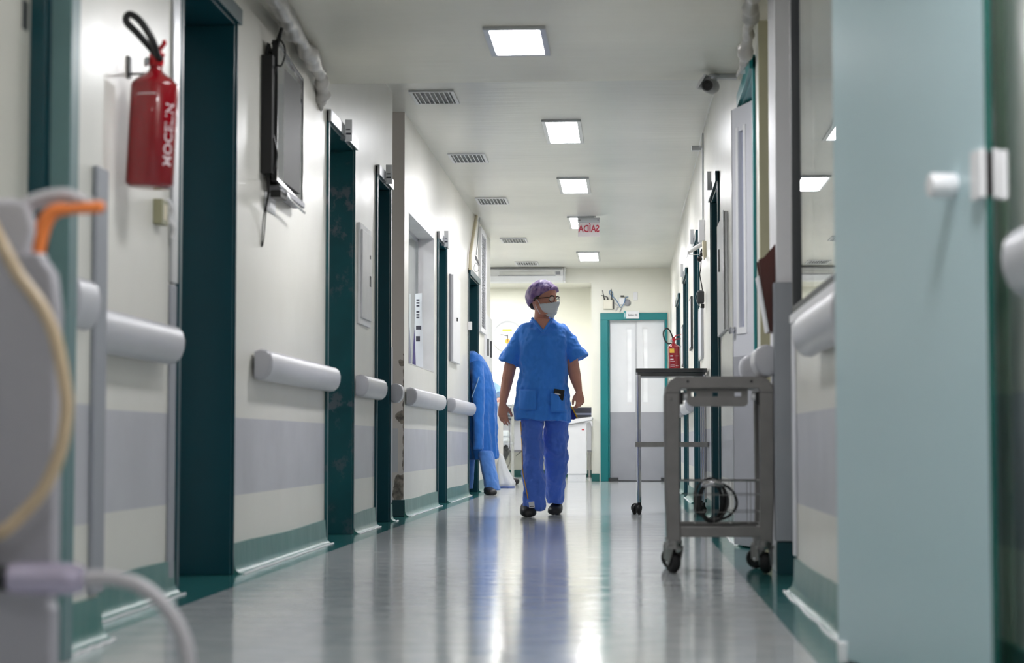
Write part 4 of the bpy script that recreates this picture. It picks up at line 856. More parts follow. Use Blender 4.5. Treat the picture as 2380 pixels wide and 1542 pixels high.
# ---- front trolley
T = thing('instrument_trolley', 'grey painted metal trolley on castors in the right foreground, with a wire basket', 'trolley', (0.36, 7.55, 0))
x0, x1, y0, y1 = 0.150, 0.562, 7.30, 7.60
def leg_frame(y):
    m = MB(); w2 = 0.022; P = []
    r_ = 0.045; zt = 0.728
    path = [(x0+0.028, 0.125), (x0+0.024, zt-r_-0.03), (x0+0.03, zt-r_*0.55), (x0+r_*0.75, zt-0.012), (x0+r_*1.35, zt)]
    path += [(x1-(a-x0), b) for a, b in path[::-1]]
    m.tube([(a, y, b) for a, b in path], 0.027, 4, up=(0, 1, 0))
    return m
for y in (y0, y1):
    for s_ in (0, 1):
        xx = x0+0.027 if s_ == 0 else x1-0.027; q = 0.009 if s_ == 0 else -0.009
        m = MB(); m.rings([[Vector((xx+a*w_ + (q if z < 0.3 else 0)*0.6*(1 if z < 0.3 else 0), y+b*0.024, z)) for a, b in ((-1, -0.85), (-0.85, -1), (0.85, -1), (1, -0.85), (1, 0.85), (0.85, 1), (-0.85, 1), (-1, 0.85))] for z, w_ in ((0.118, 0.024), (0.3, 0.026), (0.66, 0.028), (0.69, 0.028))])
        m.build('leg', mSteelDk, T, bevel=0.002)
m = MB(); m.rings([[Vector((x0+a, y, z)) for a, z in ((0.0, 0.69), (0.003, 0.715), (0.018, 0.738), (0.04, 0.752), (0.372, 0.752), (0.394, 0.738), (0.409, 0.715), (0.412, 0.69), (0.36, 0.69), (0.352, 0.708), (0.06, 0.708), (0.052, 0.69))] for y in (y0-0.027, y1+0.027)])
m.build('top_frame', mSteelDk, T, angle=50, bevel=0.002)
for y in (y0-0.028,):
    for xx in (x0+0.085, x1-0.085): MB().cyl((xx, y, 0.733), (xx, y-0.003, 0.733), 0.005).build('bolt', mBlack, T)
    for zz in (0.70, 0.665): MB().ell((x0+0.02, y+0.002, zz), (0.006, 0.003, 0.006), 10, 6).build('bolt', mSteelDk, T)
m = MB()   # slotted hanging rail
for a, b in ((0.232, 0.250), (0.268, 0.330), (0.352, 0.415), (0.44, 0.466)): m.box(a, b, y0+0.01, y0+0.016, 0.676, 0.692)
m.box(0.232, 0.466, y0+0.01, y0+0.016, 0.692, 0.707); m.prism([(0.232, 0.676), (0.232, 0.655), (0.24, 0.645), (0.252, 0.638), (0.452, 0.638), (0.464, 0.645), (0.466, 0.655), (0.466, 0.676)], 'y', y0+0.01, y0+0.016)
m.build('slotted_rail', mSteelDk, T, smooth=False)
for xx in (0.214, 0.480): MB().cyl((xx, y0+0.02, 0.678), (xx+0.02, y0+0.02, 0.678), 0.016).build('roller', mWhite, T)
for xx in (0.203, 0.494): MB().box(xx, xx+0.016, y0-0.01, y0+0.03, 0.645, 0.692).build('clamp', mBlack, T, bevel=0.002)
MB().box(0.20, 0.512, y0-0.018, y0+0.018, 0.139, 0.178).build('lower_rail', mSteelDk, T, bevel=0.003); MB().box(0.20, 0.512, y1-0.018, y1+0.018, 0.139, 0.178).build('lower_rail', mSteelDk, T, bevel=0.003)
for xx in (x0+0.036, x1-0.036): MB().box(xx-0.014, xx+0.014, y0+0.02, y1-0.02, 0.145, 0.175).build('side_rail', mSteelDk, T, bevel=0.003)
def caster(T, x, y, r=0.041, ang=0.5, top=0.12, mat=None, fork=0.024):
    c_ = thing.__name__; R_ = Matrix.Translation((x, y, 0)) @ Matrix.Rotation(ang, 4, 'Z')
    m = MB(); m.cyl(R_ @ Vector((0, 0, top)), R_ @ Vector((0, 0, top-0.02)), 0.03, 0.027, 16); m.cyl(R_ @ Vector((0, 0, top-0.02)), R_ @ Vector((0, 0, top-0.032)), 0.036, 0.032, 16)
    for s_ in (-1, 1):
        a = [R_ @ Vector((s_*fork, p, q)) for p, q in ((-0.03, top-0.03), (0.03, top-0.03), (0.028+0.0, r+0.0), (0.015, r-0.012), (-0.0, r-0.008))]
        b = [R_ @ Vector((s_*(fork-0.004), p, q)) for p, q in ((-0.03, top-0.03), (0.03, top-0.03), (0.028, r+0.0), (0.015, r-0.012), (0.0, r-0.008))]
        m.rings([a, b])
    h = m.build('castor_fork', mat or mSteel, T)
    m = MB(); w_ = fork-0.007; pr = [(r*0.35, -w_), (r*0.8, -w_), (r*0.96, -w_*0.6), (r, 0), (r*0.96, w_*0.6), (r*0.8, w_), (r*0.35, w_)]
    m.lathe(pr, R_ @ Vector((0, 0.014, r)), R_.to_3x3() @ Vector((1, 0, 0)), 28); m.build('wheel', mRubber, h)
    MB().cyl(R_ @ Vector((-fork-0.002, 0.014, r)), R_ @ Vector((fork+0.002, 0.014, r)), 0.005).build('axle', mChrome, h)
for i, (x, y) in enumerate(((x0+0.032, y0), (x1-0.036, y0), (x0+0.032, y1), (x1-0.036, y1))): caster(T, x, y, ang=(0.45, -0.3, 0.8, 1.2)[i], top=0.125)
m = MB()   # wire basket slung between the legs
bx0, bx1, by0, by1 = 0.205, 0.515, 7.34, 7.56
for z, r_ in ((0.352, 0.0028), (0.298, 0.0014), (0.232, 0.0014), (0.186, 0.002)): m.tube([(bx0, by0, z), (bx1, by0, z), (bx1, by1, z), (bx0, by1, z)], r_, 5, closed=True)
for i in range(4):
    x = bx0+0.06+(bx1-bx0-0.1)*i/3; m.tube([(x, by0, 0.352), (x, by0, 0.186), (x, by1, 0.186), (x, by1, 0.352)], 0.0014, 5)
for i in range(3):
    y = by0+(by1-by0)*(i+1)/4; m.tube([(bx0, y, 0.352), (bx0, y, 0.186), (bx1, y, 0.186), (bx1, y, 0.352)], 0.0014, 5)
m.build('wire_basket', mSteel, T)
cb = MB(); rr = random.Random(11)
for i in range(9):
    cx, cz = 0.335+rr.uniform(-0.014, 0.014), 0.275+rr.uniform(-0.010, 0.006); ra, rb = rr.uniform(0.040, 0.060), rr.uniform(0.068, 0.082); yy = 7.40+i*0.012; ph = rr.uniform(0, 6)
    cb.tube([(cx+ra*math.cos(ph+2*PI*j/12), yy+0.01*math.sin(j), cz+rb*math.sin(ph+2*PI*j/12)) for j in range(12)], 0.0042, 6, smooth=3, closed=True)
ck = tag(cb.build('cable_coil', mBlack), 'coil of black cable lying in the wire basket of the front trolley', 'cable')
MB().tube([(0.30, 7.385, 0.335), (0.335, 7.38, 0.345), (0.37, 7.385, 0.335)], [0.010, 0.014, 0.008], 10, smooth=3, round_ends=True).build('metal_plug', mChrome, ck)
MB().tube([(0.37, 7.385, 0.34), (0.41, 7.385, 0.31), (0.425, 7.385, 0.26), (0.40, 7.385, 0.22), (0.36, 7.39, 0.20)], 0.005, 6, smooth=4).build('loose_end', mBlack, ck)

# ---- tall steel trolley
S = thing('steel_trolley', 'tall thin stainless steel trolley behind the front one, by the right wall', 'trolley', (0.31, 13.4, 0))
a0, a1, b0, b1 = 0.066, 0.560, 13.16, 13.60
for x in (a0+0.022, a1-0.02):
    for y in (b0+0.02, b1-0.02):
        MB().tube([(x, y, 0.085), (x, y, 0.97)], 0.0135, 12).build('leg', mChrome, S)
MB().box(a0, a1, b0, b1, 0.984, 1.014).box(a0+0.012, a1-0.012, b0+0.012, b1-0.012, 0.958, 0.984).build('top_shelf', mSteelTop, S, bevel=0.003)
m = MB(); m.box(a0-0.004, a1+0.002, b0-0.003, b0+0.006, 0.468, 0.503).box(a0-0.004, a1+0.002, b1-0.006, b1+0.003, 0.468, 0.503).box(a0-0.004, a0+0.005, b0, b1, 0.468, 0.503).box(a1-0.005, a1+0.002, b0, b1, 0.468, 0.503).box(a0, a1, b0, b1, 0.474, 0.478)
m.build('middle_shelf', mSteel, S, bevel=0.002)
for i, (x, y) in enumerate(((a0+0.022, b0+0.02), (a1-0.03, b0+0.02), (a0+0.022, b1-0.02), (a1-0.03, b1-0.02))):
    for s_ in (-1, 1): pass
    m = MB(); m.cyl((x, y, 0.085), (x, y, 0.055), 0.012); h = m.build('castor_fork', mBlack, S)
    an = (1.9, 0.4, 2.6, 1.0)[i]; ca_, sa_ = math.cos(an), math.sin(an)
    for s_ in (-1, 1):
        cpt = Vector((x-0.018+0.0*sa_, y, 0.034)); axd = Vector((sa_, ca_, 0)); MB().lathe([(0.008, -0.009), (0.028, -0.009), (0.034, -0.004), (0.034, 0.005), (0.028, 0.009), (0.008, 0.009)], cpt + axd*0.017*s_, axd, 20).build('wheel', mRubber, h)

# ---- equipment in the left foreground
Q = thing('medical_machine', 'blurred grey medical machine at the left edge, nearest thing to the viewer', 'machine', (-1.08, 3.0, 0))
MB().rings([[Vector((x, y, z)) for x, y in ((-1.28+i_, 2.86), (-0.878-i_, 2.86), (-0.868-i_, 2.872), (-0.975-i_, 3.2), (-1.28+i_, 3.2))] for z, i_ in ((0.06, 0.0), (0.245, 0.0), (0.25, 0.006), (0.262, 0.006), (0.268, 0.0), (0.70, 0.0), (0.76, 0.008), (0.79, 0.03))]).build('cabinet', M('machine_grey_enamel', (156, 155, 162), 0.4, var=0.04), Q, bevel=0.006)
MB().rings([[Vector((x, y, z)) for x, y in ((-1.27, 2.852), (-0.97, 2.852), (-0.97, 2.86), (-1.27, 2.86))] for z in (0.30, 0.62)]).build('front_panel', M('mid_grey_panel', (126, 126, 132), 0.4), Q, bevel=0.004)
MB().rings([[Vector((x, y, z)) for x, y in ((-1.15, 2.87), (-0.925+i_, 2.87), (-0.985+i_, 3.1), (-1.15, 3.1))] for z, i_ in ((0.78, 0.0), (0.83, 0.012), (0.865, 0.005), (0.88, -0.02))]).build('control_head', M('pale_machine_plastic', (182, 180, 186), 0.4), Q, bevel=0.012)
MB().tube([(-0.969, 2.93, 0.855), (-0.935, 2.93, 0.880), (-0.886, 2.93, 0.891), (-0.852, 2.93, 0.880), (-0.831, 2.93, 0.874)], [0.02, 0.02, 0.017, 0.012, 0.009], 12, smooth=4, round_ends=True, flat=0.7).build('handle_shell', M('pale_handle_plastic', (186, 184, 188), 0.4), Q)
MB().tube([(-0.824, 2.91, 0.869), (-0.863, 2.90, 0.865), (-0.892, 2.90, 0.862), (-0.907, 2.90, 0.845), (-0.914, 2.90, 0.822), (-0.917, 2.90, 0.795)], [0.010, 0.008, 0.012, 0.013, 0.012, 0.009], 12, smooth=4, round_ends=True).build('orange_grip', mOrange, Q)
MB().cyl((-0.918, 2.90, 0.795), (-0.920, 2.90, 0.765), 0.014).build('grip_end', mWhite, Q)
for x in (-1.22, -0.95):
    for y in (2.92, 3.14): caster(Q, x, y, r=0.03, ang=0.3, top=0.07, mat=mGreyP, fork=0.02)
tag(MB().tube([(-0.99, 2.84, 0.87), (-0.945, 2.80, 0.805), (-0.915, 2.80, 0.752), (-0.881, 2.80, 0.707), (-0.857, 2.80, 0.655), (-0.842, 2.80, 0.583), (-0.839, 2.80, 0.545), (-0.848, 2.80, 0.486), (-0.873, 2.80, 0.429), (-0.906, 2.80, 0.39), (-0.938, 2.80, 0.364), (-1.0, 2.83, 0.35)], 0.0105, 10, smooth=5).build('breathing_tube', mTubeBeige), 'soft beige tube curving down in front of the grey machine', 'tube')
hn = thing('suction_hose', 'blurred grey hose with a shiny connector bending down at the lower left', 'hose', (-0.9, 2.8, 0.28))
MB().lathe([(0.010, 0), (0.022, 0.004), (0.024, 0.02), (0.024, 0.10), (0.019, 0.115), (0.012, 0.118)], (-0.925, 2.80, 0.297), (1, 0, -0.01), 24).build('connector', M('shiny_mauve_connector', (176, 168, 190), 0.2, metal=0.4), hn)
MB().tube([(-0.820, 2.80, 0.296), (-0.767, 2.80, 0.298), (-0.721, 2.80, 0.285), (-0.682, 2.80, 0.252), (-0.658, 2.80, 0.21), (-0.650, 2.80, 0.165), (-0.66, 2.80, 0.12), (-0.70, 2.80, 0.06), (-0.74, 2.80, 0.015), (-0.80, 2.80, 0.012)], 0.0115, 12, smooth=5).build('corrugated_hose', mHoseGrey, hn)
MB().cyl((-1.0, 2.84, 0.30), (-0.925, 2.80, 0.297), 0.02).build('bracket_stub', mDkGrey, hn)
vb = thing('valve_fitting', 'small white fitting with a red mark where the beige tube joins the machine', 'fitting', (-1.0, 2.83, 0.34))
MB().tube([(-1.03, 2.84, 0.375), (-0.985, 2.82, 0.375)], [0.016, 0.012], 10, round_ends=True).build('fitting_body', mWhite, vb); MB().cyl((-1.01, 2.82, 0.352), (-0.99, 2.82, 0.352), 0.008).build('red_mark', mRedBr, vb)

# ================================================================== PEOPLE
def nz(p, k=(1, 1, 1), a=1.0, seed=0): return noise.noise(Vector((p[0]*k[0]+seed, p[1]*k[1]+seed*0.7, p[2]*k[2])))*a
def oval(cx, cy, z, a, b, n=40, e=2.3, yaw=0.0, fold=0.0, seed=0, kz=2.0, ka=2.5, tiltx=0.0, tilty=0.0):
    out = []
    for j in range(n):
        t = 2*PI*j/n; c_, s_ = math.cos(t), math.sin(t)
        x = a*math.copysign(abs(c_)**(2/e), c_); y = b*math.copysign(abs(s_)**(2/e), s_)
        f = 1 + fold*noise.noise(Vector((c_*ka+seed, s_*ka, z*kz+seed)))+ fold*0.5*noise.noise(Vector((c_*ka*2.6+seed, s_*ka*2.6, z*kz*2+seed*2)))
        x *= f; y *= f
        xr = x*math.cos(yaw)-y*math.sin(yaw); yr = x*math.sin(yaw)+y*math.cos(yaw)
        out.append(Vector((cx+xr, cy+yr, z+tiltx*xr+tilty*yr)))
    return out
def interp(tab, z):
    tab = sorted(tab)
    if z <= tab[0][0]: return tab[0][1:]
    for p, q in zip(tab, tab[1:]):
        if z <= q[0]:
            f = (z-p[0])/(q[0]-p[0]); f = f*f*(3-2*f) if len(tab) < 5 else f
            return tuple(u*(1-f)+v*f for u, v in zip(p[1:], q[1:]))
    return tab[-1][1:]
def loft(m, tab, z0, z1, steps=24, P=Vector((0, 0, 0)), **kw):
    rg = []
    for i in range(steps+1):
        z = z0+(z1-z0)*i/steps; cx, cy, a, b = interp(tab, z)
        rg.append([p+P for p in oval(cx, cy, z, a, b, **kw)])
    m.rings(rg); return m
def hand(m, wrist, down, across, palm, curl=0.5, s=1.0, spread=0.06, thumb_side=-1, thumb_curl=0.3):
    """down: wrist->knuckles, across: index->little finger, palm: palm normal"""
    W = Vector(wrist); D = Vector(down).normalized(); A_ = Vector(across); A_ = (A_-D*A_.dot(D)).normalized(); Pn = D.cross(A_).normalized()
    if Pn.dot(Vector(palm)) < 0: Pn = -Pn
    pl = 0.085*s
    rg = []
    for t, a, b in ((-0.22, 0.023, 0.020), (0.0, 0.028, 0.019), (0.25, 0.034, 0.018), (0.6, 0.040, 0.016), (0.9, 0.041, 0.014), (1.02, 0.037, 0.011)):
        c_ = W+D*pl*t; rg.append([c_+A_*a*s*math.cos(2*PI*j/16)+Pn*b*s*math.sin(2*PI*j/16) for j in range(16)])
    m.rings(rg)
    for i, (off_, ln_, r_) in enumerate(((-0.029, 0.072, 0.0082), (-0.010, 0.080, 0.0085), (0.010, 0.075, 0.0082), (0.028, 0.060, 0.0074))):
        b0_ = W + D*pl*(0.93 if i in (1, 2) else 0.88) + A_*off_*s
        d = (D + A_*spread*(i-1.5)).normalized(); pts = [b0_ - d*0.018, b0_]; rr = [r_*s*1.05, r_*s*1.05]; ang_ = curl*(0.45+0.12*i); cur = b0_
        for q, fr_ in enumerate((0.44, 0.31, 0.25)):
            dd = (d*math.cos(ang_)+Pn*math.sin(ang_)).normalized(); cur = cur+dd*ln_*s*fr_; pts.append(cur); rr.append(r_*s*(0.98-0.1*q)); ang_ += curl*(0.75+0.1*i)
        m.tube(pts, rr, 10, round_ends=True)
    b0_ = W + D*pl*0.22 - A_*0.022*s + Pn*0.006*s; d1 = (D*0.72 - A_*0.62 + Pn*0.35).normalized(); d2 = (D*0.92 - A_*0.22 + Pn*(0.3+thumb_curl)).normalized(); d3 = (D*0.95 + A_*0.02+Pn*(0.25+thumb_curl)).normalized()
    m.tube([b0_-d1*0.01, b0_+d1*0.028*s, b0_+d1*0.028*s+d2*0.030*s, b0_+d1*0.028*s+d2*0.030*s+d3*0.024*s], [0.014*s, 0.0115*s, 0.010*s, 0.0082*s], 10, round_ends=True)
SL = [(0.000, .078, .000, .026), (.012, .088, -.030, .040), (.035, .090, -.055, .053), (.060, .091, -.070, .061), (.085, .092, -.083, .066), (.110, .089, -.092, .070), (.135, .092, -.097, .073), (.165, .091, -.098, .074), (.190, .082, -.092, .070), (.210, .064, -.076, .058), (.225, .040, -.050, .040), (.233, .015, -.02, .018)]
def headring(z, o, f, s, up, sc=1.0, grow=0.0, n=28):
    yf, yb, w_ = interp([(a, b, c_, d) for a, b, c_, d in SL], z); out = []
    for j in range(n):
        t = 2*PI*j/n; c_, s_ = math.cos(t), math.sin(t)
        mid = (yf+yb)/2; h = (yf-yb)/2+grow; x = mid + h*math.copysign(abs(c_)**0.92, c_); y = (w_+grow)*math.copysign(abs(s_)**0.88, s_)
        out.append(o + (f*x + s*y)*sc + up*z*sc)
    return out
def head(m, o, yaw, sc=1.0, pitch=0.0):
    f = Vector((math.sin(yaw), -math.cos(yaw), pitch)).normalized(); s = Vector((math.cos(yaw), math.sin(yaw), 0)); up = s.cross(f); up = up if up.z > 0 else -up
    m.rings([headring(z, o, f, s, up, sc) for z in (0, .006, .012, .024, .035, .048, .06, .073, .085, .098, .11, .122, .135, .15, .165, .178, .19, .2, .21, .218, .225, .233)])
    P_ = lambda a, b, c_: o+(f*a+s*b)*sc+up*c_*sc
    m.tube([P_(.085, 0, .120), P_(.097, 0, .103), P_(.110, 0, .084), P_(.106, 0, .074)], [.008*sc, .010*sc, .013*sc, .010*sc], 10, round_ends=True)
    for q in (-1, 1):
        m.ell(P_(.098, q*.012, .077), (.009*sc, .009*sc, .008*sc), 10, 8)
        m.tube([P_(.090, q*.052, .128), P_(.097, q*.030, .134), P_(.096, q*.012, .130)], [.004*sc, .005*sc, .004*sc], 8, round_ends=True)
        m.ell(P_(.060, q*.044, .080), (.018*sc, .018*sc, .016*sc), 10, 8)
        m.tube([P_(-.006, q*.072, .075), P_(-.002, q*.078, .092), P_(-.006, q*.081, .110), P_(-.018, q*.079, .116), P_(-.026, q*.076, .104)], [.007*sc, .008*sc, .007*sc, .007*sc, .006*sc], 8, round_ends=True)
    m.tube([P_(.093, -.020, .046), P_(.100, 0, .047), P_(.093, .020, .046)], [.005*sc, .007*sc, .005*sc], 8, round_ends=True)
    return P_, f, s, up

# ---- the walking nurse
PX, PY = -0.573, 12.97; O_ = Vector((PX, PY, 0))
def V(x, y, z): return O_+Vector((x, y, z))
nurse = thing('person', 'person in blue scrubs, purple hair cap, glasses and white mask walking toward the viewer', 'person', (PX, PY, 0))
m = MB(); hy = math.radians(57)
HO = V(0.005, -0.02, 1.368)
PH, hf, hs, hu = head(m, HO, hy, 1.0, -0.02)
m.tube([V(-0.012, 0.01, 1.25), V(-0.008, 0.012, 1.32), V(-0.003, 0.0, 1.40), V(0.0, -0.005, 1.45)], [0.060, 0.053, 0.051, 0.052], 18)
TT = [(0.80, 0.004, 0.02, 0.15, 0.10), (0.9, 0.004, 0.01, 0.155, 0.10), (1.0, 0.004, 0.0, 0.145, 0.095), (1.12, 0.004, 0.0, 0.15, 0.10), (1.22, 0.004, 0.0, 0.135, 0.085), (1.28, 0.003, 0.005, 0.12, 0.06), (1.315, 0.0, 0.01, 0.085, 0.052), (1.35, -0.005, 0.01, 0.058, 0.05)]
loft(m, TT, 0.80, 1.345, 20, O_)
# visible V of the chest
m.rings([[V(a, -0.06-0.0*b, b) for a, b in ((-0.054, 1.352), (0.058, 1.347), (0.012, 1.262))], [V(a, yy, b) for a, b, yy in ((-0.050, 1.345, -0.073), (0.054, 1.340, -0.073), (0.012, 1.270, -0.1135))]])
# arms
m.tube([V(-0.15, 0.01, 1.24), V(-0.195, 0.02, 1.13), V(-0.222, 0.03, 1.03), V(-0.243, 0.03, 0.93), V(-0.258, 0.0, 0.85), V(-0.272, -0.02, 0.765)], [0.038, 0.040, 0.043, 0.040, 0.034, 0.024], 16, smooth=3)
m.tube([V(0.155, 0.01, 1.24), V(0.19, 0.0, 1.13), V(0.208, -0.01, 1.03), V(0.226, -0.03, 0.945), V(0.238, -0.05, 0.90), V(0.250, -0.06, 0.852)], [0.038, 0.040, 0.043, 0.040, 0.033, 0.024], 16, smooth=3)
hand(m, V(-0.273, -0.022, 0.762), (0.04, -0.02, -1), (-0.85, 0.5, 0), (0.5, 0.85, 0), curl=0.40, s=0.98)
hand(m, V(0.252, -0.062, 0.845), (0.10, -0.02, -1), (0.75, 0.60, 0), (-0.6, 0.75, 0.1), curl=0.95, s=0.92, thumb_curl=0.0)
# legs under the trousers
m.tube([V(-0.07, 0.0, 0.84), V(-0.072, -0.04, 0.6), V(-0.06, -0.08, 0.45), V(-0.058, -0.11, 0.25), V(-0.062, -0.14, 0.08)], [0.06, 0.055, 0.045, 0.036, 0.032], 14, smooth=2)
m.tube([V(0.078, 0.0, 0.84), V(0.088, 0.04, 0.6), V(0.085, 0.10, 0.45), V(0.082, 0.17, 0.25), V(0.076, 0.24, 0.09)], [0.06, 0.055, 0.045, 0.036, 0.030], 14, smooth=2)
m.build('body', mSkin, nurse, remesh=0.0042, smod=3, angle=180)
# tunic
m = MB()
TN = [(0.648, 0.004, 0.00, 0.194, 0.140), (0.74, 0.004, 0.00, 0.190, 0.138), (0.88, 0.003, 0.0, 0.176, 0.130), (1.0, 0.004, 0.0, 0.168, 0.124), (1.12, 0.006, 0.0, 0.166, 0.124), (1.20, 0.006, 0.0, 0.176, 0.122), (1.262, 0.006, 0.004, 0.176, 0.104), (1.295, 0.004, 0.008, 0.150, 0.086), (1.322, 0.002, 0.010, 0.120, 0.074), (1.345, -0.002, 0.012, 0.088, 0.064), (1.362, -0.003, 0.013, 0.068, 0.058)]
rg = []
for i in range(71):
    z = 0.648+(1.362-0.648)*i/70; cx, cy, a, b = interp(TN, z)
    fo = 0.055*max(0, min(1, (1.2-z)/0.35)); rg.append([p+O_ for p in oval(cx, cy, z, a, b, n=72, e=2.45, fold=fo+0.012, seed=3.3, kz=1.1, ka=2.4, tiltx=-0.04 if z < 0.7 else 0, tilty=0.30*max(0, min(1, (z-1.315)/0.03)))])
m.rings(rg)
m.tube([V(-0.10, 0.01, 1.285), V(-0.142, 0.01, 1.232), V(-0.185, 0.012, 1.15), V(-0.232, 0.015, 1.043)], [0.050, 0.062, 0.068, 0.082], 24, smooth=4, flat=0.92)
m.tube([V(0.105, 0.01, 1.285), V(0.152, 0.01, 1.235), V(0.195, 0.008, 1.16), V(0.243, 0.005, 1.066)], [0.050, 0.062, 0.068, 0.082], 24, smooth=4, flat=0.92)
tun = m.build('tunic', mScrub, nurse, remesh=0.006, smod=2, angle=180)
tx = bpy.data.textures.new('cloth_folds', 'CLOUDS'); tx.noise_scale = 0.085; tx.noise_depth = 2
tx2 = bpy.data.textures.new('small_creases', 'CLOUDS'); tx2.noise_scale = 0.03; tx2.noise_depth = 1
tx3 = bpy.data.textures.new('broad_folds', 'CLOUDS'); tx3.noise_scale = 0.22; tx3.noise_depth = 1
def folds(o, t, s_):
    d_ = o.modifiers.new('folds', 'DISPLACE'); d_.texture = t; d_.strength = s_; d_.mid_level = 0.5; d_.texture_coords = 'LOCAL'
folds(tun, tx, 0.034); folds(tun, tx3, 0.03)
# neckband, seams, pockets, slit flap
m = MB(); m.tube([V(-0.070, -0.050, 1.352), V(-0.035, -0.102, 1.305), V(0.010, -0.1225, 1.250)], [0.009, 0.009, 0.009], 8, flat=0.5, smooth=4, up=(0, 1, 0)); m.tube([V(0.070, -0.048, 1.348), V(0.045, -0.100, 1.305), V(0.010, -0.1225, 1.250)], [0.009, 0.009, 0.009], 8, flat=0.5, smooth=4, up=(0, 1, 0))
m.build('neckband', mScrub, tun, angle=180)
def patch(pts, yoff, name, mat, parent, th=0.004):
    m = MB(); out = []
    for (x, z) in pts:
        cx, cy, a, b = interp(TN, z); u = min(0.98, abs((x-cx)/a)); y = cy - b*(1-u**2.45)**(1/2.45); out.append((x, y+yoff, z))
    m.rings([[V(*p) for p in out], [V(p[0], p[1]+th, p[2]) for p in out]]); return m.build(name, mat, parent, smooth=False)
def gridpatch(x0, x1, z0, z1, yoff, name, mat, parent, nx=10, nz_=8, slope=0.0, round_=0.0):
    m = MB(); vs = []
    for i in range(nz_+1):
        row = []
        for j in range(nx+1):
            x = x0+(x1-x0)*j/nx; zt = z0+(z1-z0)*i/nz_ + slope*(x-x0)*(i/nz_)
            cx, cy, a, b = interp(TN, zt); u = min(0.97, abs((x-cx)/a)); y = cy - b*(1-u**2.45)**(1/2.45)
            row.append(m.bm.verts.new(V(x, y+yoff-0.006*math.sin(PI*j/nx)*math.sin(PI*i/nz_), zt)))
        vs.append(row)
    for i in range(nz_):
        for j in range(nx): m.bm.faces.new((vs[i][j], vs[i][j+1], vs[i+1][j+1], vs[i+1][j]))
    o = m.build(name, mat, parent, angle=180); q = o.modifiers.new('solid', 'SOLIDIFY'); q.thickness = 0.004; folds(o, tx, 0.006); return o
gridpatch(-0.155, -0.035, 0.72, 0.862, -0.007, 'pocket', mScrub, tun, slope=-0.05)
pk = gridpatch(0.060, 0.160, 0.705, 0.838, -0.013, 'pocket', mScrub, tun, slope=-0.28)
m = MB(); m.box(-0.036, 0.036, -0.004, 0.004, -0.05, 0.022, Matrix.Translation(V(0.117, -0.1290, 0.838)) @ Matrix.Rotation(math.radians(8), 4, 'Y'))
tag(m.build('mobile_phone', mBlackGloss, bevel=0.004), 'black phone sticking out of the hip pocket of the walking person', 'phone')
tag(MB().tube([V(0.09, -0.145, 0.832), V(0.108, -0.147, 0.829), V(0.128, -0.145, 0.822)], [0.003, 0.005, 0.003], 8, smooth=3).build('pale_clip', mPaper), 'small pale ring showing at the pocket edge beside the black phone', 'clip')
m = MB(); m.rings([[V(a, yy+d_, b) for a, b, yy in ((0.190, 0.742, -0.01), (0.205, 0.735, -0.012), (0.235, 0.668, -0.014), (0.215, 0.655, -0.02), (0.180, 0.662, -0.02))] for d_ in (0, 0.006)]); m.build('slit_flap', M('deep_blue_lining', (30, 48, 140), 0.85), tun, smooth=False)
MB().tube([V(0.186, -0.02, 0.742), V(0.196, -0.02, 0.744), V(0.212, -0.02, 0.72), V(0.237, -0.018, 0.668)], 0.0045, 6, smooth=3).build('hem_tape', mGoldTrim, tun)
# trousers
def leg(cxs, ys, ws, seed, zt=0.80, zb=0.10):
    m = MB(); rg = []
    n = 60
    for i in range(n+1):
        z = zb+(zt-zb)*i/n; cx = interp(cxs, z)[0]; cy = interp(ys, z)[0]; a, b = interp(ws, z)
        fo = 0.10 if z < 0.45 else 0.05
        rg.append([p+O_ for p in oval(cx, cy, z, a, b, n=48, e=2.2, fold=fo, seed=seed, kz=5.0 if z < 0.5 else 3.5, ka=1.4)])
    m.rings(rg); return m
m = leg([(0.10, -0.046), (0.18, -0.050), (0.30, -0.062), (0.45, -0.062), (0.62, -0.069), (0.80, -0.075)], [(0.05, -0.16), (0.3, -0.11), (0.5, -0.06), (0.8, 0.0)], [(0.10, 0.072, 0.085), (0.25, 0.077, 0.085), (0.45, 0.072, 0.082), (0.62, 0.074, 0.09), (0.8, 0.082, 0.10)], 1.7, zb=0.045)
m2 = leg([(0.085, 0.072), (0.2, 0.078), (0.35, 0.084), (0.5, 0.086), (0.62, 0.088), (0.8, 0.075)], [(0.08, 0.24), (0.3, 0.15), (0.5, 0.08), (0.8, 0.01)], [(0.085, 0.052, 0.075), (0.15, 0.064, 0.08), (0.3, 0.082, 0.085), (0.45, 0.086, 0.088), (0.62, 0.080, 0.092), (0.8, 0.085, 0.10)], 5.1, zb=0.075)
b2 = m2.bm; me_ = bpy.data.meshes.new('tmp'); b2.to_mesh(me_); m.bm.from_mesh(me_); b2.free(); bpy.data.meshes.remove(me_)
loft(m, [(0.74, 0.0, 0.0, 0.15, 0.10), (0.86, 0.0, 0.0, 0.15, 0.10)], 0.74, 0.86, 4, O_)
tro = m.build('trousers', mPants, nurse, remesh=0.006, smod=1, angle=180); folds(tro, tx, 0.032); folds(tro, tx2, 0.006)
def legx(z, dx): 
    cx = interp([(0.10, -0.046), (0.18, -0.050), (0.30, -0.062), (0.45, -0.062), (0.62, -0.069), (0.80, -0.075)], z)[0]; cy = interp([(0.05, -0.16), (0.3, -0.11), (0.5, -0.06), (0.8, 0.0)], z)[0]; a, b = interp([(0.10, 0.072, 0.085), (0.25, 0.077, 0.085), (0.45, 0.072, 0.082), (0.62, 0.074, 0.09), (0.8, 0.082, 0.10)], z)
    t = math.radians(dx); return V(cx+(a+0.006)*math.cos(t), cy+(b+0.006)*math.sin(t), z)
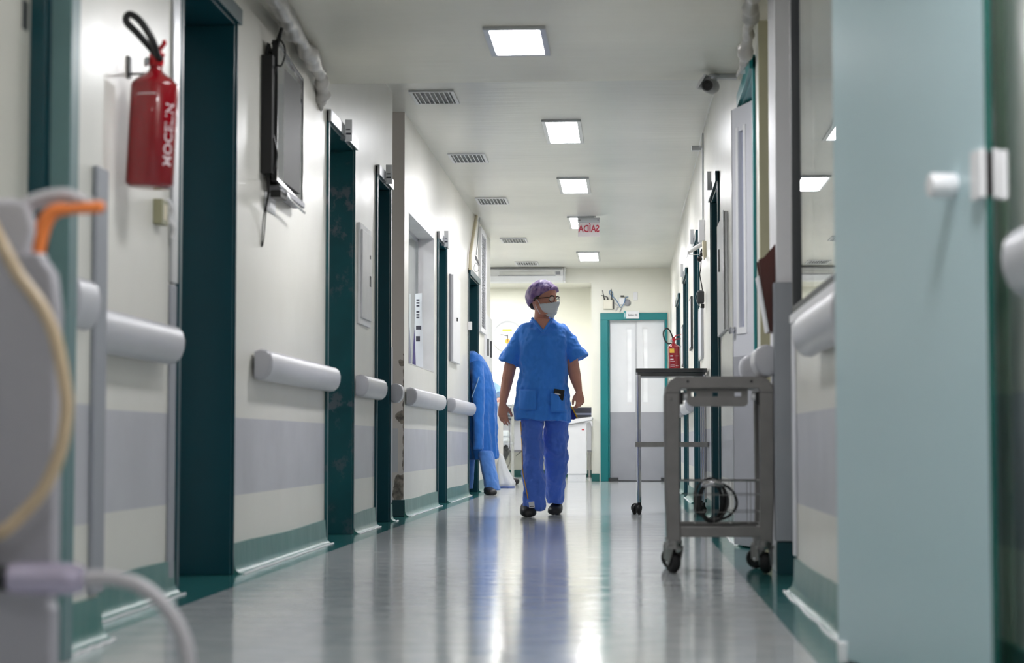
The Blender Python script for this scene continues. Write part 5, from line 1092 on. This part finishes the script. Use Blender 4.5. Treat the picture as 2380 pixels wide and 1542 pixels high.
MB().tube([legx(0.64, 196), legx(0.5, 202), legx(0.4, 207), legx(0.3, 218), legx(0.2, 230), legx(0.12, 238)], 0.0035, 6, smooth=4).build('side_piping', mPiping, tro)
MB().box(-0.019, 0.019, -0.002, 0.002, -0.02, 0.02, Matrix.Translation(V(-0.062, -0.262, 0.083)) @ Matrix.Rotation(math.radians(-6), 4, 'Y')).build('laundry_label', mPaper, tro, smooth=False)
MB().box(-0.014, 0.014, -0.0035, -0.002, -0.014, -0.009, Matrix.Translation(V(-0.062, -0.262, 0.083)) @ Matrix.Rotation(math.radians(-6), 4, 'Y')).build('label_print', mInk, tro, smooth=False)
def clog(P, yaw, parent, s=1.0):
    m = MB(); rg = []
    for t, w_, h in ((-0.0, 0.020, 0.030), (0.008, 0.036, 0.046), (0.03, 0.046, 0.058), (0.07, 0.050, 0.066), (0.12, 0.047, 0.078), (0.17, 0.043, 0.088), (0.21, 0.040, 0.086), (0.235, 0.034, 0.07), (0.245, 0.022, 0.05)):
        ring = []
        for j in range(20):
            a = 2*PI*j/20; x = w_*math.cos(a); z = h*0.5+h*0.5*math.copysign(abs(math.sin(a))**0.8, math.sin(a)); 
            ring.append(P + Matrix.Rotation(yaw, 3, 'Z') @ Vector((x*s*(1.06 if z < 0.02 else 1), t*s, max(0.0, z)*s)))
        rg.append(ring)
    m.rings(rg); return m.build('shoe', mShoe, parent, angle=60)
clog(V(-0.080, -0.285, 0.0), math.radians(6), nurse, 1.12); clog(V(0.072, 0.13, 0.0), math.radians(-4), nurse, 1.0)
# cap
def cap_verts():
    m = MB(); rg = []; C0 = PH(-0.012, 0, 0.150); n = 72; k = 34
    for i in range(1, k):
        ph = PI*i/k; ring = []
        for j in range(n):
            a = 2*PI*j/n; x = 0.112*math.sin(ph)*math.cos(a); y = 0.098*math.sin(ph)*math.sin(a); z = 0.098*math.cos(ph)
            if x < 0: x *= 1.10; z -= 0.022*(-x/0.12)
            # gathered opening plane, high on the brow and low at the nape
            lim = -0.022 + 0.50*x - 0.10*abs(y)
            g = 1.0
            if z < lim:
                dpt = lim - z; z = lim - 0.10*dpt - (0.018*max(0, -x/0.12) if dpt < 0.05 else 0.0); g = max(0.62, 1-dpt*2.6)
            f = 1+0.045*noise.noise(Vector((math.cos(a)*5, math.sin(a)*5, ph*2.2)))+0.025*noise.noise(Vector((math.cos(a)*11, math.sin(a)*11, ph*4)))
            ring.append(C0 + hf*x*g*f + hs*y*g*f + hu*z*f)
        rg.append(ring)
    m.rings(rg, cap=False); return m
cp = cap_verts().build('hair_cap', mCap, nurse, angle=180); folds(cp, tx2, 0.008)
MB().tube([PH(0.088, -0.03, 0.178), PH(0.098, -0.01, 0.190), PH(0.108, 0.0, 0.183), PH(0.112, 0.012, 0.166)], [0.008, 0.014, 0.014, 0.008], 10, smooth=4, round_ends=True).build('cap_gather', mCap, cp, angle=180)
m = MB(); m.rings([[PH(-0.005, 0, 0.0)+ (p-PH(-0.005, 0, 0.0)) for p in headring(z, HO, hf, hs, hu, 1.0, 0.006)] for z in (0.188, 0.20, 0.21, 0.225, 0.236)]); m.ell(PH(-0.07, 0, 0.10), (0.05, 0.055, 0.06), 18, 12)
m.tube([PH(0.02, -0.074, 0.150), PH(0.0, -0.079, 0.125), PH(-0.02, -0.078, 0.10)], [0.012, 0.012, 0.010], 8, smooth=3); m.tube([PH(0.045, -0.068, 0.160), PH(0.025, -0.076, 0.145), PH(0.012, -0.079, 0.125)], [0.008, 0.009, 0.006], 8, smooth=3)
m.build('hair', mHair, nurse, angle=180)
# mask
m = MB(); rows = []
for i in range(13):
    z = -0.018+0.106*i/12; row = []
    for j in range(17):
        t = math.radians(-82+164*j/16); yf, yb, w_ = interp([(a, b, c_, d) for a, b, c_, d in SL], max(0.0, z)); mid = (yf+yb)/2; h = (yf-yb)/2
        nose = 0.024*math.exp(-(math.degrees(t)/17)**2)*max(0, min(1, (z-0.03)/0.04)); base_ = 0.011+0.010*math.exp(-(math.degrees(t)/40)**2)+0.0018*math.sin(z*420) - 0.016*max(0, 1-i/3)*math.exp(-(math.degrees(t)/38)**2)
        zz = z - 0.0 + (0.010*math.exp(-(math.degrees(t)/16)**2)*(i/12)) - 0.012*(abs(math.degrees(t))/80)**2*(i/12) + 0.020*(abs(math.degrees(t))/80)**2*(1-i/12)
        row.append(m.bm.verts.new(PH(mid+(h+base_+nose)*math.cos(t), (w_+base_*0.7)*math.sin(t), zz)))
    rows.append(row)
for i in range(12):
    for j in range(16): m.bm.faces.new((rows[i][j], rows[i][j+1], rows[i+1][j+1], rows[i+1][j]))
mk = m.build('face_mask', mMask, nurse, angle=180); q = mk.modifiers.new('solid', 'SOLIDIFY'); q.thickness = 0.0015
m = MB()
for s_ in (-1, 1):
    m.tube([PH(0.028, s_*0.079, 0.077), PH(0.01, s_*0.083, 0.100), PH(-0.012, s_*0.084, 0.118)], 0.002, 6, smooth=2); m.tube([PH(0.025, s_*0.070, 0.008), PH(0.008, s_*0.079, 0.04), PH(-0.008, s_*0.083, 0.072)], 0.002, 6, smooth=2)
m.build('ear_loop', mMask, mk)
# glasses, eyes
m = MB()
for s_ in (-1, 1):
    c0 = (0.100, s_*0.033, 0.111)
    m.tube([PH(c0[0]-0.010*abs(math.cos(t))*(1 if math.cos(t)*s_ > 0 else 0)+0.0, c0[1]+0.027*math.cos(t), c0[2]+(0.019 if math.sin(t) > 0 else 0.024)*math.sin(t)) for t in [2*PI*j/20 for j in range(20)]], 0.0016, 6, closed=True)
    m.tube([PH(0.092, s_*0.061, 0.119), PH(0.080, s_*0.074, 0.120), PH(0.04, s_*0.079, 0.117), PH(-0.01, s_*0.080, 0.113)], 0.0024, 6, smooth=3)
    m.tube([PH(c0[0], c0[1]+s_*-0.020, 0.128), PH(c0[0]+0.001, c0[1], 0.1315), PH(c0[0]-0.004, c0[1]+s_*0.022, 0.127)], 0.0032, 6, smooth=3)
m.tube([PH(0.101, -0.007, 0.119), PH(0.106, 0, 0.121), PH(0.101, 0.007, 0.119)], 0.0022, 6)
gs = m.build('glasses', mBlackGloss, nurse)
for s_ in (-1, 1):
    m = MB(); m.rings([[PH(0.098+d_, s_*0.033+0.025*math.cos(t), 0.110+0.020*math.sin(t)) for t in [2*PI*j/20 for j in range(20)]] for d_ in (0, 0.0008)]); m.build('lens', mGlassLens, gs)
    ey = MB().ell(PH(0.0785, s_*0.029, 0.107), (0.0115, 0.0125, 0.0125), 16, 12).build('eye', mEye, nurse, angle=180)
    MB().ell(PH(0.0875, s_*0.029+0.001, 0.1065), (0.0052, 0.0052, 0.0055), 12, 8).build('iris', mIris, ey, angle=180)
    MB().tube([PH(0.088, s_*0.050, 0.130), PH(0.098, s_*0.034, 0.1355), PH(0.101, s_*0.016, 0.131)], [0.002, 0.0034, 0.003], 6, smooth=3).build('eyebrow', mHair, nurse)

# ---- the gowned person leaning through door 5
G = Vector((-1.40, 18.35, 0)); gp = thing('person', 'person in a deep blue surgical gown leaning into the fifth doorway, head out of sight', 'person', G)
def W_(x, y, z): return Vector((x, y, z))
m = MB(); head(m, W_(-1.70, 18.42, 1.24), math.radians(-95), 1.0, -0.35)
m.tube([W_(-1.55, 18.38, 1.26), W_(-1.64, 18.40, 1.32)], [0.06, 0.054], 14)
loft(m, [(0.72, -1.44, 18.35, 0.13, 0.10), (1.0, -1.44, 18.36, 0.13, 0.09), (1.2, -1.46, 18.36, 0.14, 0.09), (1.33, -1.50, 18.36, 0.09, 0.06)], 0.72, 1.33, 14)
m.tube([W_(-1.45, 18.24, 1.22), W_(-1.425, 18.16, 1.0), W_(-1.418, 18.12, 0.75), W_(-1.418, 18.12, 0.60)], [0.045, 0.034, 0.028, 0.022], 12, smooth=3)
m.tube([W_(-1.43, 18.36, 0.75), W_(-1.385, 18.30, 0.45), W_(-1.36, 18.26, 0.38), W_(-1.28, 18.10, 0.08)], [0.065, 0.045, 0.045, 0.034], 12, smooth=2)
m.tube([W_(-1.50, 18.38, 0.75), W_(-1.56, 18.42, 0.4), W_(-1.58, 18.45, 0.08)], [0.075, 0.055, 0.036], 12, smooth=2)
m.tube([W_(-1.50, 18.5, 1.22), W_(-1.62, 18.6, 1.05), W_(-1.72, 18.62, 0.95)], [0.045, 0.04, 0.025], 12, smooth=2); hand(m, W_(-1.74, 18.62, 0.93), (-0.7, 0, -0.7), (0, -1, 0), (-0.6, 0, 0.6), 0.4, 0.9)
m.build('body', mSkinPale, gp, remesh=0.007, smod=2, angle=180)
m = MB(); GT = [(0.335, -1.385, 18.36, 0.150, 0.155), (0.5, -1.41, 18.36, 0.160, 0.16), (0.7, -1.425, 18.36, 0.165, 0.16), (0.95, -1.43, 18.36, 0.168, 0.16), (1.15, -1.455, 18.36, 0.150, 0.15), (1.28, -1.475, 18.36, 0.115, 0.13), (1.35, -1.49, 18.36, 0.075, 0.09), (1.385, -1.50, 18.36, 0.03, 0.04)]
rg = []
for i in range(61):
    z = 0.335+(1.385-0.335)*i/60; cx, cy, a, b = interp(GT, z); rg.append(oval(cx, cy, z, a, b, n=64, e=2.1, fold=0.16*max(0.15, min(1, (1.3-z)/0.7)), seed=8.8, kz=0.7, ka=2.2, tiltx=0.05 if z < 0.4 else 0))
m.rings(rg)
m.tube([W_(-1.45, 18.22, 1.27), W_(-1.425, 18.16, 1.1), W_(-1.415, 18.12, 0.9), W_(-1.415, 18.10, 0.65), W_(-1.418, 18.09, 0.43)], [0.07, 0.066, 0.060, 0.054, 0.050], 20, smooth=4)
gn = m.build('gown', mGown, gp, remesh=0.008, smod=2, angle=180); folds(gn, tx, 0.02)
MB().tube([W_(-1.405, 18.06, 1.13), W_(-1.43, 18.045, 1.05), W_(-1.475, 18.05, 0.93)], 0.005, 6, smooth=3).build('gown_tie', mGownTrim, gn)
m = MB(); rg = []
for i in range(31):
    f = i/30; z = 0.42-0.375*f; rg.append(oval(-1.365+0.09*f, 18.27-0.17*f, z, 0.078-0.008*f, 0.085, n=36, e=2.1, fold=0.12, seed=2.2, kz=6, ka=1.5))
m.rings(rg); rg = []
for i in range(21):
    f = i/20; rg.append(oval(-1.54-0.03*f, 18.4+0.05*f, 0.42-0.37*f, 0.075, 0.08, n=36, fold=0.1, seed=4))
m.rings(rg); tr2 = m.build('trousers', mPantsLt, gp, remesh=0.008, smod=1, angle=180); folds(tr2, tx, 0.018)
clog(W_(-1.262, 17.93, 0.0), math.radians(18), gp, 1.0); clog(W_(-1.58, 18.34, 0.0), math.radians(18), gp, 1.0)

# ---- seated person at the counter
cp_ = thing('person', 'person in pale blue scrubs resting a forearm on the white counter, mostly hidden', 'person', (-1.72, 22.75, 0))
m = MB(); head(m, W_(-1.78, 22.70, 1.29), math.radians(-20), 1.0, -0.1)
m.tube([W_(-1.78, 22.76, 1.2), W_(-1.78, 22.74, 1.33)], [0.06, 0.054], 14)
loft(m, [(0.5, -1.78, 22.8, 0.14, 0.11), (0.9, -1.78, 22.8, 0.14, 0.1), (1.15, -1.78, 22.78, 0.16, 0.09), (1.24, -1.78, 22.77, 0.12, 0.07)], 0.5, 1.24, 12)
m.tube([W_(-1.62, 22.75, 1.17), W_(-1.55, 22.68, 1.06), W_(-1.51, 22.52, 0.99), W_(-1.50, 22.30, 0.99), W_(-1.52, 22.14, 0.985)], [0.05, 0.045, 0.042, 0.034, 0.025], 12, smooth=3)
hand(m, W_(-1.525, 22.12, 0.982), (-0.15, -1, 0), (-1, 0.1, 0), (0, 0, -1), 0.25, 0.9)
m.tube([W_(-1.94, 22.75, 1.17), W_(-2.02, 22.66, 1.06), W_(-2.0, 22.4, 0.99), W_(-1.95, 22.2, 0.985)], [0.05, 0.045, 0.038, 0.025], 12, smooth=3); hand(m, W_(-1.95, 22.18, 0.982), (0.1, -1, 0), (1, 0.1, 0), (0, 0, -1), 0.25, 0.9)
for x in (-1.68, -1.88): m.tube([W_(x, 22.8, 0.52), W_(x, 22.58, 0.50), W_(x, 22.52, 0.3), W_(x, 22.52, 0.05)], [0.08, 0.06, 0.05, 0.035], 12, smooth=2)
m.build('body', mSkinPale, cp_, remesh=0.008, smod=2, angle=180)
m = MB(); loft(m, [(0.48, -1.78, 22.8, 0.17, 0.14), (0.9, -1.78, 22.8, 0.165, 0.125), (1.1, -1.78, 22.79, 0.18, 0.115), (1.2, -1.78, 22.78, 0.15, 0.09), (1.26, -1.78, 22.77, 0.07, 0.06)], 0.48, 1.26, 30, n=48, fold=0.05, seed=6)
m.tube([W_(-1.66, 22.77, 1.18), W_(-1.575, 22.70, 1.13), W_(-1.53, 22.62, 1.07), W_(-1.50, 22.54, 1.035)], [0.07, 0.078, 0.080, 0.082], 18, smooth=3); m.tube([W_(-1.90, 22.77, 1.18), W_(-1.985, 22.70, 1.12), W_(-2.02, 22.60, 1.05)], [0.065, 0.066, 0.068], 18, smooth=3)
q = m.build('tunic', mScrubLt, cp_, remesh=0.008, smod=2, angle=180); folds(q, tx, 0.015)
m = MB()
for x in (-1.68, -1.88): m.tube([W_(x, 22.84, 0.54), W_(x, 22.60, 0.52), W_(x, 22.53, 0.34), W_(x, 22.53, 0.07)], [0.10, 0.085, 0.07, 0.065], 16, smooth=3)
m.build('trousers', mScrubLt, cp_, angle=180)
for x in (-1.68, -1.88): clog(W_(x, 22.43, 0.0), 0, cp_, 0.95)
st = thing('stool', 'round stool under the seated person behind the counter', 'stool', (-1.78, 22.88, 0))
MB().lathe([(0.14, 0.40), (0.17, 0.405), (0.175, 0.42), (0.17, 0.44), (0.12, 0.45)], (-1.78, 22.88, 0), (0, 0, 1), 28).build('seat', mBlack, st); MB().cyl((-1.78, 22.88, 0.03), (-1.78, 22.88, 0.40), 0.02).build('post', mSteel, st); MB().lathe([(0.16, 0.0), (0.16, 0.02), (0.03, 0.04)], (-1.78, 22.88, 0), (0, 0, 1), 24).build('base', mSteel, st)
